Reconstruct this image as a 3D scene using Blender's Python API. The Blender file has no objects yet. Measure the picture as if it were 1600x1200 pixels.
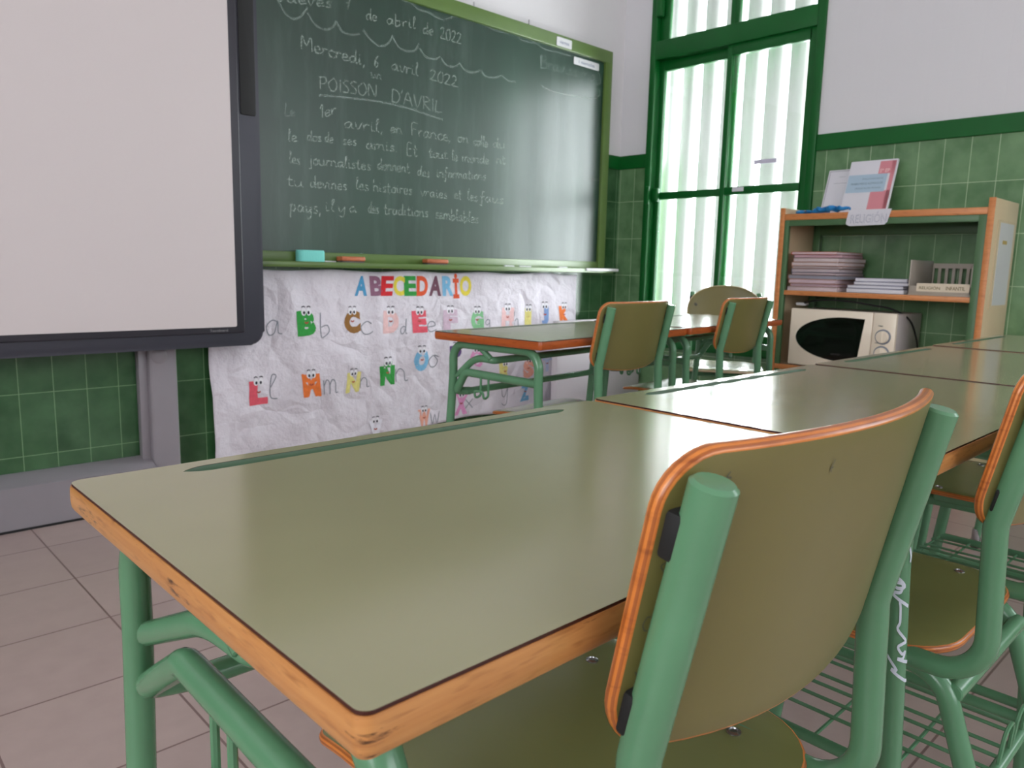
import bpy, bmesh, math, random
from mathutils import Vector, Matrix, noise

C = bpy.context.scene.collection
SC = bpy.context.scene
PI = math.pi

# ------------------------------------------------------------------ camera
cam_d = bpy.data.cameras.new('camera')
cam = bpy.data.objects.new('camera', cam_d)
C.objects.link(cam)
cam_d.sensor_width = 36.0
cam_d.lens = 1190.29 / 1600 * 36.0
cam_d.clip_start = 0.02
cam_d.clip_end = 60
_r = Vector((0.726, -0.688, 0.023))
_d = Vector((-0.087, -0.125, -0.988))
_f = Vector((0.683, 0.715, -0.151)).normalized()
_r = (_r - _f * _r.dot(_f)).normalized()
_u = _r.cross(_f)
cam.matrix_world = Matrix(((_r.x, _u.x, -_f.x, 0), (_r.y, _u.y, -_f.y, 0), (_r.z, _u.z, -_f.z, 0.944), (0, 0, 0, 1)))
cam_d.dof.use_dof = True
cam_d.dof.focus_distance = 0.75
cam_d.dof.aperture_fstop = 16
SC.camera = cam

# ------------------------------------------------------------------ view, world, daylight
SC.view_settings.view_transform = 'Standard'
SC.view_settings.look = 'None'
SC.view_settings.gamma = 1
SC.view_settings.use_curve_mapping = False
SC.view_settings.exposure = -0.70
SC.cycles.use_denoising = True
SC.cycles.max_bounces = 10
SC.cycles.diffuse_bounces = 6
SC.cycles.glossy_bounces = 5
SC.cycles.transmission_bounces = 8
SC.cycles.sample_clamp_indirect = 6.0

w = bpy.data.worlds.new('overcast_sky')
SC.world = w
w.use_nodes = True
w.node_tree.nodes['Background'].inputs[0].default_value = (0.90, 0.95, 1.0, 1)
w.node_tree.nodes['Background'].inputs[1].default_value = 8.0

ROOM = dict(x0=-2.6, x1=3.844, y0=-3.6, y1=3.10, h=3.05)
# window openings: (axis value is the wall), lo, hi, z0, z1
WIN_R = (1.838, 2.891, 0.52, 2.95)      # the window the photo shows
WIN_B = (-2.4, -1.0, 0.95, 2.6)         # second window of the same wall, behind the camera
WIN_L = (-1.3, 1.3, 1.0, 2.7)           # opposite wall
WIN_BACK = (0.2, 3.2, 1.0, 2.6)         # back wall


def daylight(name, loc, rot, sx, sy, power, col):
    l = bpy.data.lights.new(name, 'AREA')
    l.shape = 'RECTANGLE'
    l.size, l.size_y = sx, sy
    l.energy = power
    l.color = col
    o = bpy.data.objects.new(name, l)
    o.location = loc
    o.rotation_euler = rot
    C.objects.link(o)
    return o


# daylight stands outside each opening and shines in through it
daylight('daylight_front_window', (4.75, 2.365, 1.35), (0, PI / 2, 0), 2.1, 1.6, 850, (0.93, 0.97, 1.0))
daylight('daylight_rear_window', (4.15, -1.7, 1.8), (0, PI / 2, 0), 1.7, 1.4, 5, (0.93, 0.97, 1.0))
daylight('daylight_back_window', (1.7, -3.95, 1.8), (PI / 2, 0, 0), 3.0, 1.6, 7, (1.0, 0.97, 0.94))
daylight('daylight_left_windows', (-2.95, 0.0, 1.9), (0, -PI / 2, 0), 1.7, 2.6, 52, (1.0, 0.97, 0.95))


# ------------------------------------------------------------------ helpers
def lin(c):
    return tuple((v / 255 / 12.92 if v / 255 <= 0.04045 else ((v / 255 + 0.055) / 1.055) ** 2.4) for v in c)


class NT:
    def __init__(s, name):
        s.m = bpy.data.materials.new(name)
        s.m.use_nodes = True
        s.t = s.m.node_tree
        s.b = s.t.nodes['Principled BSDF']
        s.out = s.t.nodes['Material Output']

    def n(s, typ, **kw):
        nd = s.t.nodes.new(typ)
        for k, v in kw.items():
            setattr(nd, k, v)
        return nd

    def l(s, a, b):
        s.t.links.new(a, b)

    def val(s, node, sock, v):
        node.inputs[sock].default_value = v


def mix_col(T, fac, a, b):
    mx = T.n('ShaderNodeMix', data_type='RGBA')
    T.l(fac, mx.inputs[0])
    for i, v in ((6, a), (7, b)):
        if isinstance(v, tuple):
            mx.inputs[i].default_value = (*v, 1)
        else:
            T.l(v, mx.inputs[i])
    return mx.outputs[2]


def ramp(T, src, lo, hi):
    r = T.n('ShaderNodeMapRange')
    r.inputs[1].default_value = lo
    r.inputs[2].default_value = hi
    T.l(src, r.inputs[0])
    return r.outputs[0]


def noise_tex(T, scale, detail=3, vec=None, sc=None, rough=0.55):
    nz = T.n('ShaderNodeTexNoise')
    nz.inputs['Scale'].default_value = scale
    nz.inputs['Detail'].default_value = detail
    nz.inputs['Roughness'].default_value = rough
    if vec is None:
        vec = T.n('ShaderNodeTexCoord').outputs['Object']
    if sc:
        mp = T.n('ShaderNodeMapping')
        mp.inputs['Scale'].default_value = sc
        T.l(vec, mp.inputs[0])
        vec = mp.outputs[0]
    T.l(vec, nz.inputs['Vector'])
    return nz.outputs[0]


def plain(name, rgb, rough=0.5, metal=0.0, var=0.0, vscale=8, spec=0.5, bump=0.0, bscale=60, coat=0.0):
    T = NT(name)
    T.b.inputs['Roughness'].default_value = rough
    T.b.inputs['Metallic'].default_value = metal
    T.b.inputs['Specular IOR Level'].default_value = spec
    if coat:
        T.b.inputs['Coat Weight'].default_value = coat
        T.b.inputs['Coat Roughness'].default_value = 0.08
    c = lin(rgb)
    if var > 0:
        f = ramp(T, noise_tex(T, vscale), 0.3, 0.7)
        T.l(mix_col(T, f, tuple(v * (1 - var) for v in c), tuple(min(1, v * (1 + var)) for v in c)), T.b.inputs['Base Color'])
    else:
        T.b.inputs['Base Color'].default_value = (*c, 1)
    if bump > 0:
        bp = T.n('ShaderNodeBump')
        bp.inputs['Strength'].default_value = bump
        bp.inputs['Distance'].default_value = 0.002
        T.l(noise_tex(T, bscale, 4), bp.inputs['Height'])
        T.l(bp.outputs[0], T.b.inputs['Normal'])
    return T.m


def wood(name, rgb, rgb2, rough=0.35, sc=(3, 3, 90), scuff=0.0, scratch=0.0):
    T = NT(name)
    T.b.inputs['Roughness'].default_value = rough
    f = ramp(T, noise_tex(T, 1.0, 5, sc=sc, rough=0.6), 0.3, 0.7)
    col = mix_col(T, f, lin(rgb), lin(rgb2))
    fl = ramp(T, noise_tex(T, 60.0, 2, sc=(0.5, 0.5, 3)), 0.55, 0.75)
    col = mix_col(T, fl, col, tuple(v * 0.8 for v in lin(rgb2)))
    if scuff:
        s = ramp(T, noise_tex(T, 9.0, 6, sc=(1.2, 1.2, 9), rough=0.75), 0.60, 0.66)
        col = mix_col(T, s, col, lin((72, 42, 26)))
    if scratch:
        s = ramp(T, noise_tex(T, 7.0, 8, sc=(0.9, 0.9, 6), rough=0.8), 0.62, 0.70)
        col = mix_col(T, s, col, lin((214, 160, 120)))
    T.l(col, T.b.inputs['Base Color'])
    return T.m


def tile_material(name, axis, u0, v0, white, tile_a, tile_b, grout, zsplit, tw=0.1085, th=0.2247):
    """lower part: glazed tile grid, upper part: painted plaster"""
    T = NT(name)
    geo = T.n('ShaderNodeNewGeometry')
    sep = T.n('ShaderNodeSeparateXYZ')
    T.l(geo.outputs['Position'], sep.inputs[0])
    cmb = T.n('ShaderNodeCombineXYZ')
    for i, (src, o) in enumerate(((sep.outputs[axis], u0), (sep.outputs[2], v0))):
        ad = T.n('ShaderNodeMath', operation='ADD')
        ad.inputs[1].default_value = -o + (tw if i == 0 else th) * 60
        T.l(src, ad.inputs[0])
        T.l(ad.outputs[0], cmb.inputs[i])
    br = T.n('ShaderNodeTexBrick')
    br.offset = 0.0
    br.squash = 1.0
    br.inputs['Scale'].default_value = 1.0
    br.inputs['Brick Width'].default_value = tw
    br.inputs['Row Height'].default_value = th
    br.inputs['Mortar Size'].default_value = 0.0016
    br.inputs['Mortar Smooth'].default_value = 0.3
    br.inputs['Bias'].default_value = 0.0
    br.inputs['Color1'].default_value = (0.0, 0.0, 0.0, 1)
    br.inputs['Color2'].default_value = (1, 1, 1, 1)
    br.inputs['Mortar'].default_value = (0.5, 0.5, 0.5, 1)
    T.l(cmb.outputs[0], br.inputs['Vector'])
    n1 = ramp(T, noise_tex(T, 9.0, 3, vec=geo.outputs['Position']), 0.32, 0.70)
    c = mix_col(T, n1, lin(tile_a), lin(tile_b))
    hv = T.n('ShaderNodeMath', operation='MULTIPLY')
    T.l(br.outputs['Color'], hv.inputs[0])
    hv.inputs[1].default_value = 0.22
    c = mix_col(T, hv.outputs[0], c, tuple(v * 1.35 for v in lin(tile_b)))
    c = mix_col(T, br.outputs['Fac'], c, lin(grout))
    up = T.n('ShaderNodeMath', operation='GREATER_THAN')
    T.l(sep.outputs[2], up.inputs[0])
    up.inputs[1].default_value = zsplit
    c = mix_col(T, up.outputs[0], c, lin(white))
    T.l(c, T.b.inputs['Base Color'])
    ro = T.n('ShaderNodeMapRange')
    T.l(up.outputs[0], ro.inputs[0])
    ro.inputs[3].default_value = 0.18
    ro.inputs[4].default_value = 0.85
    T.l(ro.outputs[0], T.b.inputs['Roughness'])
    bp = T.n('ShaderNodeBump')
    T.b.inputs['Specular IOR Level'].default_value = 0.5
    bp.inputs['Strength'].default_value = 0.35
    bp.inputs['Distance'].default_value = 0.002
    inv = T.n('ShaderNodeMath', operation='SUBTRACT')
    inv.inputs[0].default_value = 1
    T.l(br.outputs['Fac'], inv.inputs[1])
    T.l(inv.outputs[0], bp.inputs['Height'])
    T.l(bp.outputs[0], T.b.inputs['Normal'])
    return T.m


def floor_material():
    T = NT('floor_tile')
    geo = T.n('ShaderNodeNewGeometry')
    mp = T.n('ShaderNodeMapping')
    mp.inputs['Location'].default_value = (-0.555 + 0.335 * 40, -1.774 + 0.335 * 40, 0)
    T.l(geo.outputs['Position'], mp.inputs[0])
    br = T.n('ShaderNodeTexBrick')
    br.offset = 0.0
    br.inputs['Scale'].default_value = 1
    br.inputs['Brick Width'].default_value = 0.335
    br.inputs['Row Height'].default_value = 0.335
    br.inputs['Mortar Size'].default_value = 0.0028
    br.inputs['Mortar Smooth'].default_value = 0.2
    br.inputs['Color1'].default_value = (*lin((170, 150, 145)), 1)
    br.inputs['Color2'].default_value = (*lin((177, 157, 151)), 1)
    br.inputs['Mortar'].default_value = (*lin((112, 88, 84)), 1)
    T.l(mp.outputs[0], br.inputs['Vector'])
    f = ramp(T, noise_tex(T, 14, 3, vec=geo.outputs['Position']), 0.3, 0.8)
    mul = T.n('ShaderNodeMath', operation='MULTIPLY')
    mul.inputs[1].default_value = 0.25
    T.l(f, mul.inputs[0])
    T.l(mix_col(T, mul.outputs[0], br.outputs['Color'], lin((142, 122, 117))), T.b.inputs['Base Color'])
    T.b.inputs['Roughness'].default_value = 0.32
    return T.m


def glass_material():
    T = NT('window_glass')
    tr = T.n('ShaderNodeBsdfTransparent')
    tr.inputs[0].default_value = (0.97, 0.985, 0.98, 1)
    gl = T.n('ShaderNodeBsdfGlossy')
    gl.inputs['Roughness'].default_value = 0.02
    fr = T.n('ShaderNodeFresnel')
    fr.inputs[0].default_value = 1.45
    mx = T.n('ShaderNodeMixShader')
    T.l(fr.outputs[0], mx.inputs[0])
    T.l(tr.outputs[0], mx.inputs[1])
    T.l(gl.outputs[0], mx.inputs[2])
    T.l(mx.outputs[0], T.out.inputs[0])
    return T.m


def slat_material():
    T = NT('white_slat')
    df = T.n('ShaderNodeBsdfDiffuse')
    df.inputs[0].default_value = (0.82, 0.79, 0.78, 1)
    tl = T.n('ShaderNodeBsdfTranslucent')
    tl.inputs[0].default_value = (0.10, 0.097, 0.097, 1)
    mx = T.n('ShaderNodeMixShader')
    mx.inputs[0].default_value = 0.30
    T.l(df.outputs[0], mx.inputs[1])
    T.l(tl.outputs[0], mx.inputs[2])
    T.l(mx.outputs[0], T.out.inputs[0])
    return T.m


def paper_material(name, rgb, rough=0.8, crease=False):
    T = NT(name)
    c = lin(rgb)
    f = ramp(T, noise_tex(T, 6), 0.3, 0.7)
    T.l(mix_col(T, f, tuple(v * 0.95 for v in c), c), T.b.inputs['Base Color'])
    T.b.inputs['Roughness'].default_value = rough
    if crease:
        vo = T.n('ShaderNodeTexVoronoi', feature='DISTANCE_TO_EDGE')
        vo.inputs['Scale'].default_value = 3.4
        co = T.n('ShaderNodeTexCoord').outputs['Object']
        ws = T.n('ShaderNodeVectorMath', operation='ADD')
        nz = T.n('ShaderNodeTexNoise')
        nz.inputs['Scale'].default_value = 2.5
        T.l(co, nz.inputs['Vector'])
        T.l(co, ws.inputs[0])
        T.l(nz.outputs['Color'], ws.inputs[1])
        T.l(ws.outputs[0], vo.inputs['Vector'])
        bp = T.n('ShaderNodeBump')
        bp.inputs['Strength'].default_value = 0.9
        bp.inputs['Distance'].default_value = 0.03
        ad = T.n('ShaderNodeMath', operation='MULTIPLY_ADD')
        T.l(noise_tex(T, 7.0, 6, vec=co, rough=0.6), ad.inputs[0])
        ad.inputs[1].default_value = 0.8
        T.l(vo.outputs['Distance'], ad.inputs[2])
        T.l(ad.outputs[0], bp.inputs['Height'])
        T.l(bp.outputs[0], T.b.inputs['Normal'])
    return T.m


def chalk_material(name, rgb, alpha):
    T = NT(name)
    T.b.inputs['Base Color'].default_value = (*lin(rgb), 1)
    T.b.inputs['Roughness'].default_value = 0.95
    f = ramp(T, noise_tex(T, 160, 2), 0.30, 0.62)
    ml = T.n('ShaderNodeMath', operation='MULTIPLY')
    ml.inputs[1].default_value = alpha
    T.l(f, ml.inputs[0])
    T.l(ml.outputs[0], T.b.inputs['Alpha'])
    return T.m


def board_material():
    T = NT('chalkboard_green')
    f = ramp(T, noise_tex(T, 2.2, 4, sc=(1, 1, 0.45)), 0.35, 0.72)
    c = mix_col(T, f, lin((12, 46, 32)), lin((26, 62, 46)))
    f2 = ramp(T, noise_tex(T, 1.6, 6, sc=(5.0, 1, 0.7), rough=0.7), 0.50, 0.75)
    m2 = T.n('ShaderNodeMath', operation='MULTIPLY')
    m2.inputs[1].default_value = 0.18
    T.l(f2, m2.inputs[0])
    c = mix_col(T, m2.outputs[0], c, lin((104, 124, 114)))
    T.l(c, T.b.inputs['Base Color'])
    T.b.inputs['Roughness'].default_value = 0.34
    T.b.inputs['Specular IOR Level'].default_value = 0.85
    return T.m


# ---- geometry
def link_obj(name, bm, mats, parent=None, smooth=True, angle=40):
    me = bpy.data.meshes.new(name)
    bmesh.ops.recalc_face_normals(bm, faces=bm.faces[:])
    bm.to_mesh(me)
    bm.free()
    if not isinstance(mats, (list, tuple)):
        mats = [mats]
    for m in mats:
        me.materials.append(m)
    if smooth:
        for p in me.polygons:
            p.use_smooth = True
        me.set_sharp_from_angle(angle=math.radians(angle))
    o = bpy.data.objects.new(name, me)
    C.objects.link(o)
    if parent is not None:
        o.parent = parent
    return o


def tag(o, label=None, cat=None, group=None, kind=None):
    if label:
        o['label'] = label
    if cat:
        o['category'] = cat
    if group:
        o['group'] = group
    if kind:
        o['kind'] = kind
    return o


def empty(name, loc=(0, 0, 0), rz=0.0, label=None, cat=None, group=None):
    o = bpy.data.objects.new(name, None)
    o.empty_display_size = 0.1
    C.objects.link(o)
    o.location = loc
    o.rotation_euler = (0, 0, rz)
    return tag(o, label, cat, group)


def copy_tree(o, parent=None):
    c = o.copy()
    C.objects.link(c)
    if parent is not None:
        c.parent = parent
    for ch in list(o.children):
        copy_tree(ch, c)
    return c


def add_box(bm, lo, hi, mi=0, M=None, bev=0.0, seg=2):
    t = bmesh.new()
    bmesh.ops.create_cube(t, size=1)
    s = Vector(hi) - Vector(lo)
    c = (Vector(hi) + Vector(lo)) / 2
    for v in t.verts:
        v.co = Vector((v.co.x * s.x, v.co.y * s.y, v.co.z * s.z)) + c
    if bev > 0:
        bmesh.ops.bevel(t, geom=t.edges[:], offset=min(bev, min(s) * 0.49), segments=seg, profile=0.5, affect='EDGES')
    join(bm, t, mi, M)


def join(bm, t, mi=0, M=None):
    mp = {}
    for v in t.verts:
        mp[v] = bm.verts.new(M @ v.co if M else v.co)
    for f in t.faces:
        try:
            nf = bm.faces.new([mp[v] for v in f.verts])
            nf.material_index = mi if mi is not None else f.material_index
        except ValueError:
            pass
    t.free()


def fillet(pts, radii, seg=7):
    """polyline with rounded corners; radii: one number or one per inner corner"""
    P = [Vector(p) for p in pts]
    if not isinstance(radii, (list, tuple)):
        radii = [radii] * (len(P) - 2)
    out = [P[0]]
    for i in range(1, len(P) - 1):
        a, b, c = P[i - 1], P[i], P[i + 1]
        d1, d2 = (a - b), (c - b)
        l1, l2 = d1.length, d2.length
        d1.normalize()
        d2.normalize()
        ang = d1.angle(d2)
        r = radii[i - 1]
        if r <= 0 or ang > PI - 0.02:
            out.append(b)
            continue
        t = min(r / math.tan(ang / 2), l1 * 0.49 if i > 1 else l1 * 0.95, l2 * 0.49 if i < len(P) - 2 else l2 * 0.95)
        r = t * math.tan(ang / 2)
        bis = (d1 + d2).normalized()
        cen = b + bis * (r / math.sin(ang / 2))
        s = b + d1 * t - cen
        e = b + d2 * t - cen
        tot = s.angle(e)
        ax = s.cross(e).normalized()
        for k in range(seg + 1):
            out.append(cen + Matrix.Rotation(tot * k / seg, 3, ax) @ s)
    out.append(P[-1])
    return out


def add_tube(bm, pts, r, seg=14, mi=0, cap=True, closed=False, radf=None):
    P = [Vector(p) for p in pts]
    n = len(P)
    rings = []
    prev = None
    for i in range(n):
        if closed:
            t = (P[(i + 1) % n] - P[i - 1]).normalized()
        elif i == 0:
            t = (P[1] - P[0]).normalized()
        elif i == n - 1:
            t = (P[-1] - P[-2]).normalized()
        else:
            t = ((P[i + 1] - P[i]).normalized() + (P[i] - P[i - 1]).normalized()).normalized()
        if prev is None:
            up = Vector((0, 0, 1)) if abs(t.z) < 0.9 else Vector((1, 0, 0))
            a = t.cross(up).normalized()
        else:
            a = (prev - t * prev.dot(t)).normalized()
        prev = a
        b = t.cross(a)
        rr = radf(i / (n - 1)) if radf else r
        rings.append([bm.verts.new(P[i] + (a * math.cos(2 * PI * k / seg) + b * math.sin(2 * PI * k / seg)) * rr) for k in range(seg)])
    m = n if closed else n - 1
    for i in range(m):
        A, B = rings[i], rings[(i + 1) % n]
        for k in range(seg):
            f = bm.faces.new((A[k], A[(k + 1) % seg], B[(k + 1) % seg], B[k]))
            f.material_index = mi
    if cap and not closed:
        for R, p, d in ((rings[0], P[0], -1), (rings[-1], P[-1], 1)):
            t = (P[1] - P[0]).normalized() if d < 0 else (P[-1] - P[-2]).normalized()
            rad = (R[0].co - p).length
            inner = [bm.verts.new(p + (v.co - p) * 0.82 + t * d * rad * 0.16) for v in R]
            for k in range(seg):
                bm.faces.new((R[k], R[(k + 1) % seg], inner[(k + 1) % seg], inner[k])).material_index = mi
            bm.faces.new(inner).material_index = mi


def add_lathe(bm, prof, seg=24, mi=0, M=None):
    t = bmesh.new()
    rings = []
    for r, z in prof:
        rings.append([t.verts.new((r * math.cos(2 * PI * k / seg), r * math.sin(2 * PI * k / seg), z)) for k in range(seg)])
    for A, B in zip(rings, rings[1:]):
        for k in range(seg):
            t.faces.new((A[k], A[(k + 1) % seg], B[(k + 1) % seg], B[k]))
    t.faces.new(rings[0])
    t.faces.new(rings[-1])
    join(bm, t, mi, M)


def rrect(x0, y0, x1, y1, radii, seg=8):
    """rounded rectangle outline (counter-clockwise), radii order: (x0,y0),(x1,y0),(x1,y1),(x0,y1)"""
    if not isinstance(radii, (list, tuple)):
        radii = [radii] * 4
    out = []
    cs = [(x0, y0, 1, 1, PI), (x1, y0, -1, 1, 1.5 * PI), (x1, y1, -1, -1, 0), (x0, y1, 1, -1, 0.5 * PI)]
    for (cx, cy, sx, sy, a0), r in zip(cs, radii):
        for k in range(seg + 1):
            a = a0 + 0.5 * PI * k / seg
            out.append((cx + sx * r + r * math.cos(a), cy + sy * r + r * math.sin(a)))
    return out


def add_prism(bm, outline, z0, z1, mi=0, M=None, bev=0.0, mi_side=None):
    """2D outline extruded along z"""
    t = bmesh.new()
    lo = [t.verts.new((x, y, z0)) for x, y in outline]
    hi = [t.verts.new((x, y, z1)) for x, y in outline]
    n = len(outline)
    t.faces.new(list(reversed(lo))).material_index = mi
    t.faces.new(hi).material_index = mi
    for k in range(n):
        t.faces.new((lo[k], lo[(k + 1) % n], hi[(k + 1) % n], hi[k])).material_index = mi if mi_side is None else mi_side
    if bev:
        ed = [e for e in t.edges if abs(e.verts[0].co.z - e.verts[1].co.z) < 1e-7]
        bmesh.ops.bevel(t, geom=ed, offset=bev, segments=3, profile=0.5, affect='EDGES')
    join(bm, t, None, M)


def plate_with_slot(bm, outer, slot, z, mi=0):
    t = bmesh.new()
    edges = []
    for loop in (outer, slot):
        vs = [t.verts.new((x, y, z)) for x, y in loop]
        for k in range(len(vs)):
            edges.append(t.edges.new((vs[k], vs[(k + 1) % len(vs)])))
    bmesh.ops.triangle_fill(t, use_beauty=True, use_dissolve=False, edges=edges)
    for f in t.faces:
        f.material_index = mi
    join(bm, t, None)


def add_panel(bm, outline, mapf, th, rings=10, mi_f=0, mi_e=1, edge_seg=4, bulge=None):
    """curved plywood: outline in (u,v), mapf(u,v,t)->Vector where t is the offset through the thickness"""
    n = len(outline)
    cu = sum(p[0] for p in outline) / n
    cv = sum(p[1] for p in outline) / n
    bulge = th * 0.35 if bulge is None else bulge
    sides = []
    for sgn in (1, -1):
        rs = []
        for i in range(1, rings + 1):
            s = i / rings
            rs.append([bm.verts.new(mapf(cu + (u - cu) * s, cv + (v - cv) * s, sgn * th / 2)) for u, v in outline])
        cvx = bm.verts.new(mapf(cu, cv, sgn * th / 2))
        for k in range(n):
            bm.faces.new((cvx, rs[0][k], rs[0][(k + 1) % n])).material_index = mi_f
        for A, B in zip(rs, rs[1:]):
            for k in range(n):
                bm.faces.new((A[k], B[k], B[(k + 1) % n], A[(k + 1) % n])).material_index = mi_f
        sides.append(rs[-1])
    # rounded edge
    prev = sides[0]
    # outward direction per outline point
    outd = []
    for k in range(n):
        a, b = Vector(outline[k - 1]), Vector(outline[(k + 1) % n])
        d = (b - a)
        outd.append(Vector((d.y, -d.x)).normalized())
    for j in range(1, edge_seg):
        a = PI * j / edge_seg
        t = math.cos(a) * th / 2
        o = math.sin(a) * bulge
        cur = [bm.verts.new(mapf(outline[k][0] + outd[k].x * o, outline[k][1] + outd[k].y * o, t)) for k in range(n)]
        for k in range(n):
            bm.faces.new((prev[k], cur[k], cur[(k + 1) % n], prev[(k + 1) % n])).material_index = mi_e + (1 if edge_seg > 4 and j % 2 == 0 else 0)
        prev = cur
    for k in range(n):
        bm.faces.new((prev[k], sides[1][k], sides[1][(k + 1) % n], prev[(k + 1) % n])).material_index = mi_e


def smooth_line(pts, k=5):
    """Catmull-Rom through 2D points"""
    if len(pts) < 3:
        return [tuple(p) for p in pts]
    P = [pts[0]] + list(pts) + [pts[-1]]
    out = []
    for i in range(1, len(P) - 2):
        p0, p1, p2, p3 = P[i - 1], P[i], P[i + 1], P[i + 2]
        for j in range(k):
            t = j / k
            out.append(tuple(0.5 * (2 * p1[d] + (p2[d] - p0[d]) * t + (2 * p0[d] - 5 * p1[d] + 4 * p2[d] - p3[d]) * t * t + (3 * p1[d] - p0[d] - 3 * p2[d] + p3[d]) * t ** 3) for d in (0, 1)))
    out.append(tuple(pts[-1]))
    return out


def add_ribbon(bm, pts2, wd, to3, mi=0):
    """flat stroke of width wd following 2D points; to3 maps 2D -> 3D surface point"""
    P = [Vector(p) for p in pts2]
    if len(P) < 2:
        return
    L, R = [], []
    for i, p in enumerate(P):
        t = (P[min(i + 1, len(P) - 1)] - P[max(i - 1, 0)])
        if t.length < 1e-9:
            t = Vector((1, 0))
        t.normalize()
        nrm = Vector((-t.y, t.x)) * wd / 2
        L.append(bm.verts.new(to3(*(p + nrm))))
        R.append(bm.verts.new(to3(*(p - nrm))))
    for i in range(len(P) - 1):
        try:
            bm.faces.new((L[i], R[i], R[i + 1], L[i + 1])).material_index = mi
        except ValueError:
            pass


def text_bm(body, size=1.0, bold=0.0, align='CENTER', extrude=0.0):
    cu = bpy.data.curves.new('lettering_source', 'FONT')
    cu.body = body
    cu.size = size
    cu.align_x = align
    cu.offset = bold
    cu.extrude = extrude
    cu.resolution_u = 4
    o = bpy.data.objects.new('lettering_source', cu)
    C.objects.link(o)
    dg = bpy.context.evaluated_depsgraph_get()
    me = bpy.data.meshes.new_from_object(o.evaluated_get(dg))
    bm = bmesh.new()
    bm.from_mesh(me)
    bpy.data.objects.remove(o)
    bpy.data.curves.remove(cu)
    bpy.data.meshes.remove(me)
    return bm


def fit_text(body, w, h, bold=0.0, extrude=0.0):
    """text mesh in the XY plane centred on 0 and stretched to w x h"""
    t = text_bm(body, 1.0, bold, extrude=extrude)
    if not t.verts:
        return t
    xs = [v.co.x for v in t.verts]
    ys = [v.co.y for v in t.verts]
    cx, cy = (min(xs) + max(xs)) / 2, (min(ys) + max(ys)) / 2
    sx = w / max(1e-6, max(xs) - min(xs))
    sy = h / max(1e-6, max(ys) - min(ys))
    for v in t.verts:
        v.co = Vector(((v.co.x - cx) * sx, (v.co.y - cy) * sy, v.co.z))
    return t


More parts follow.
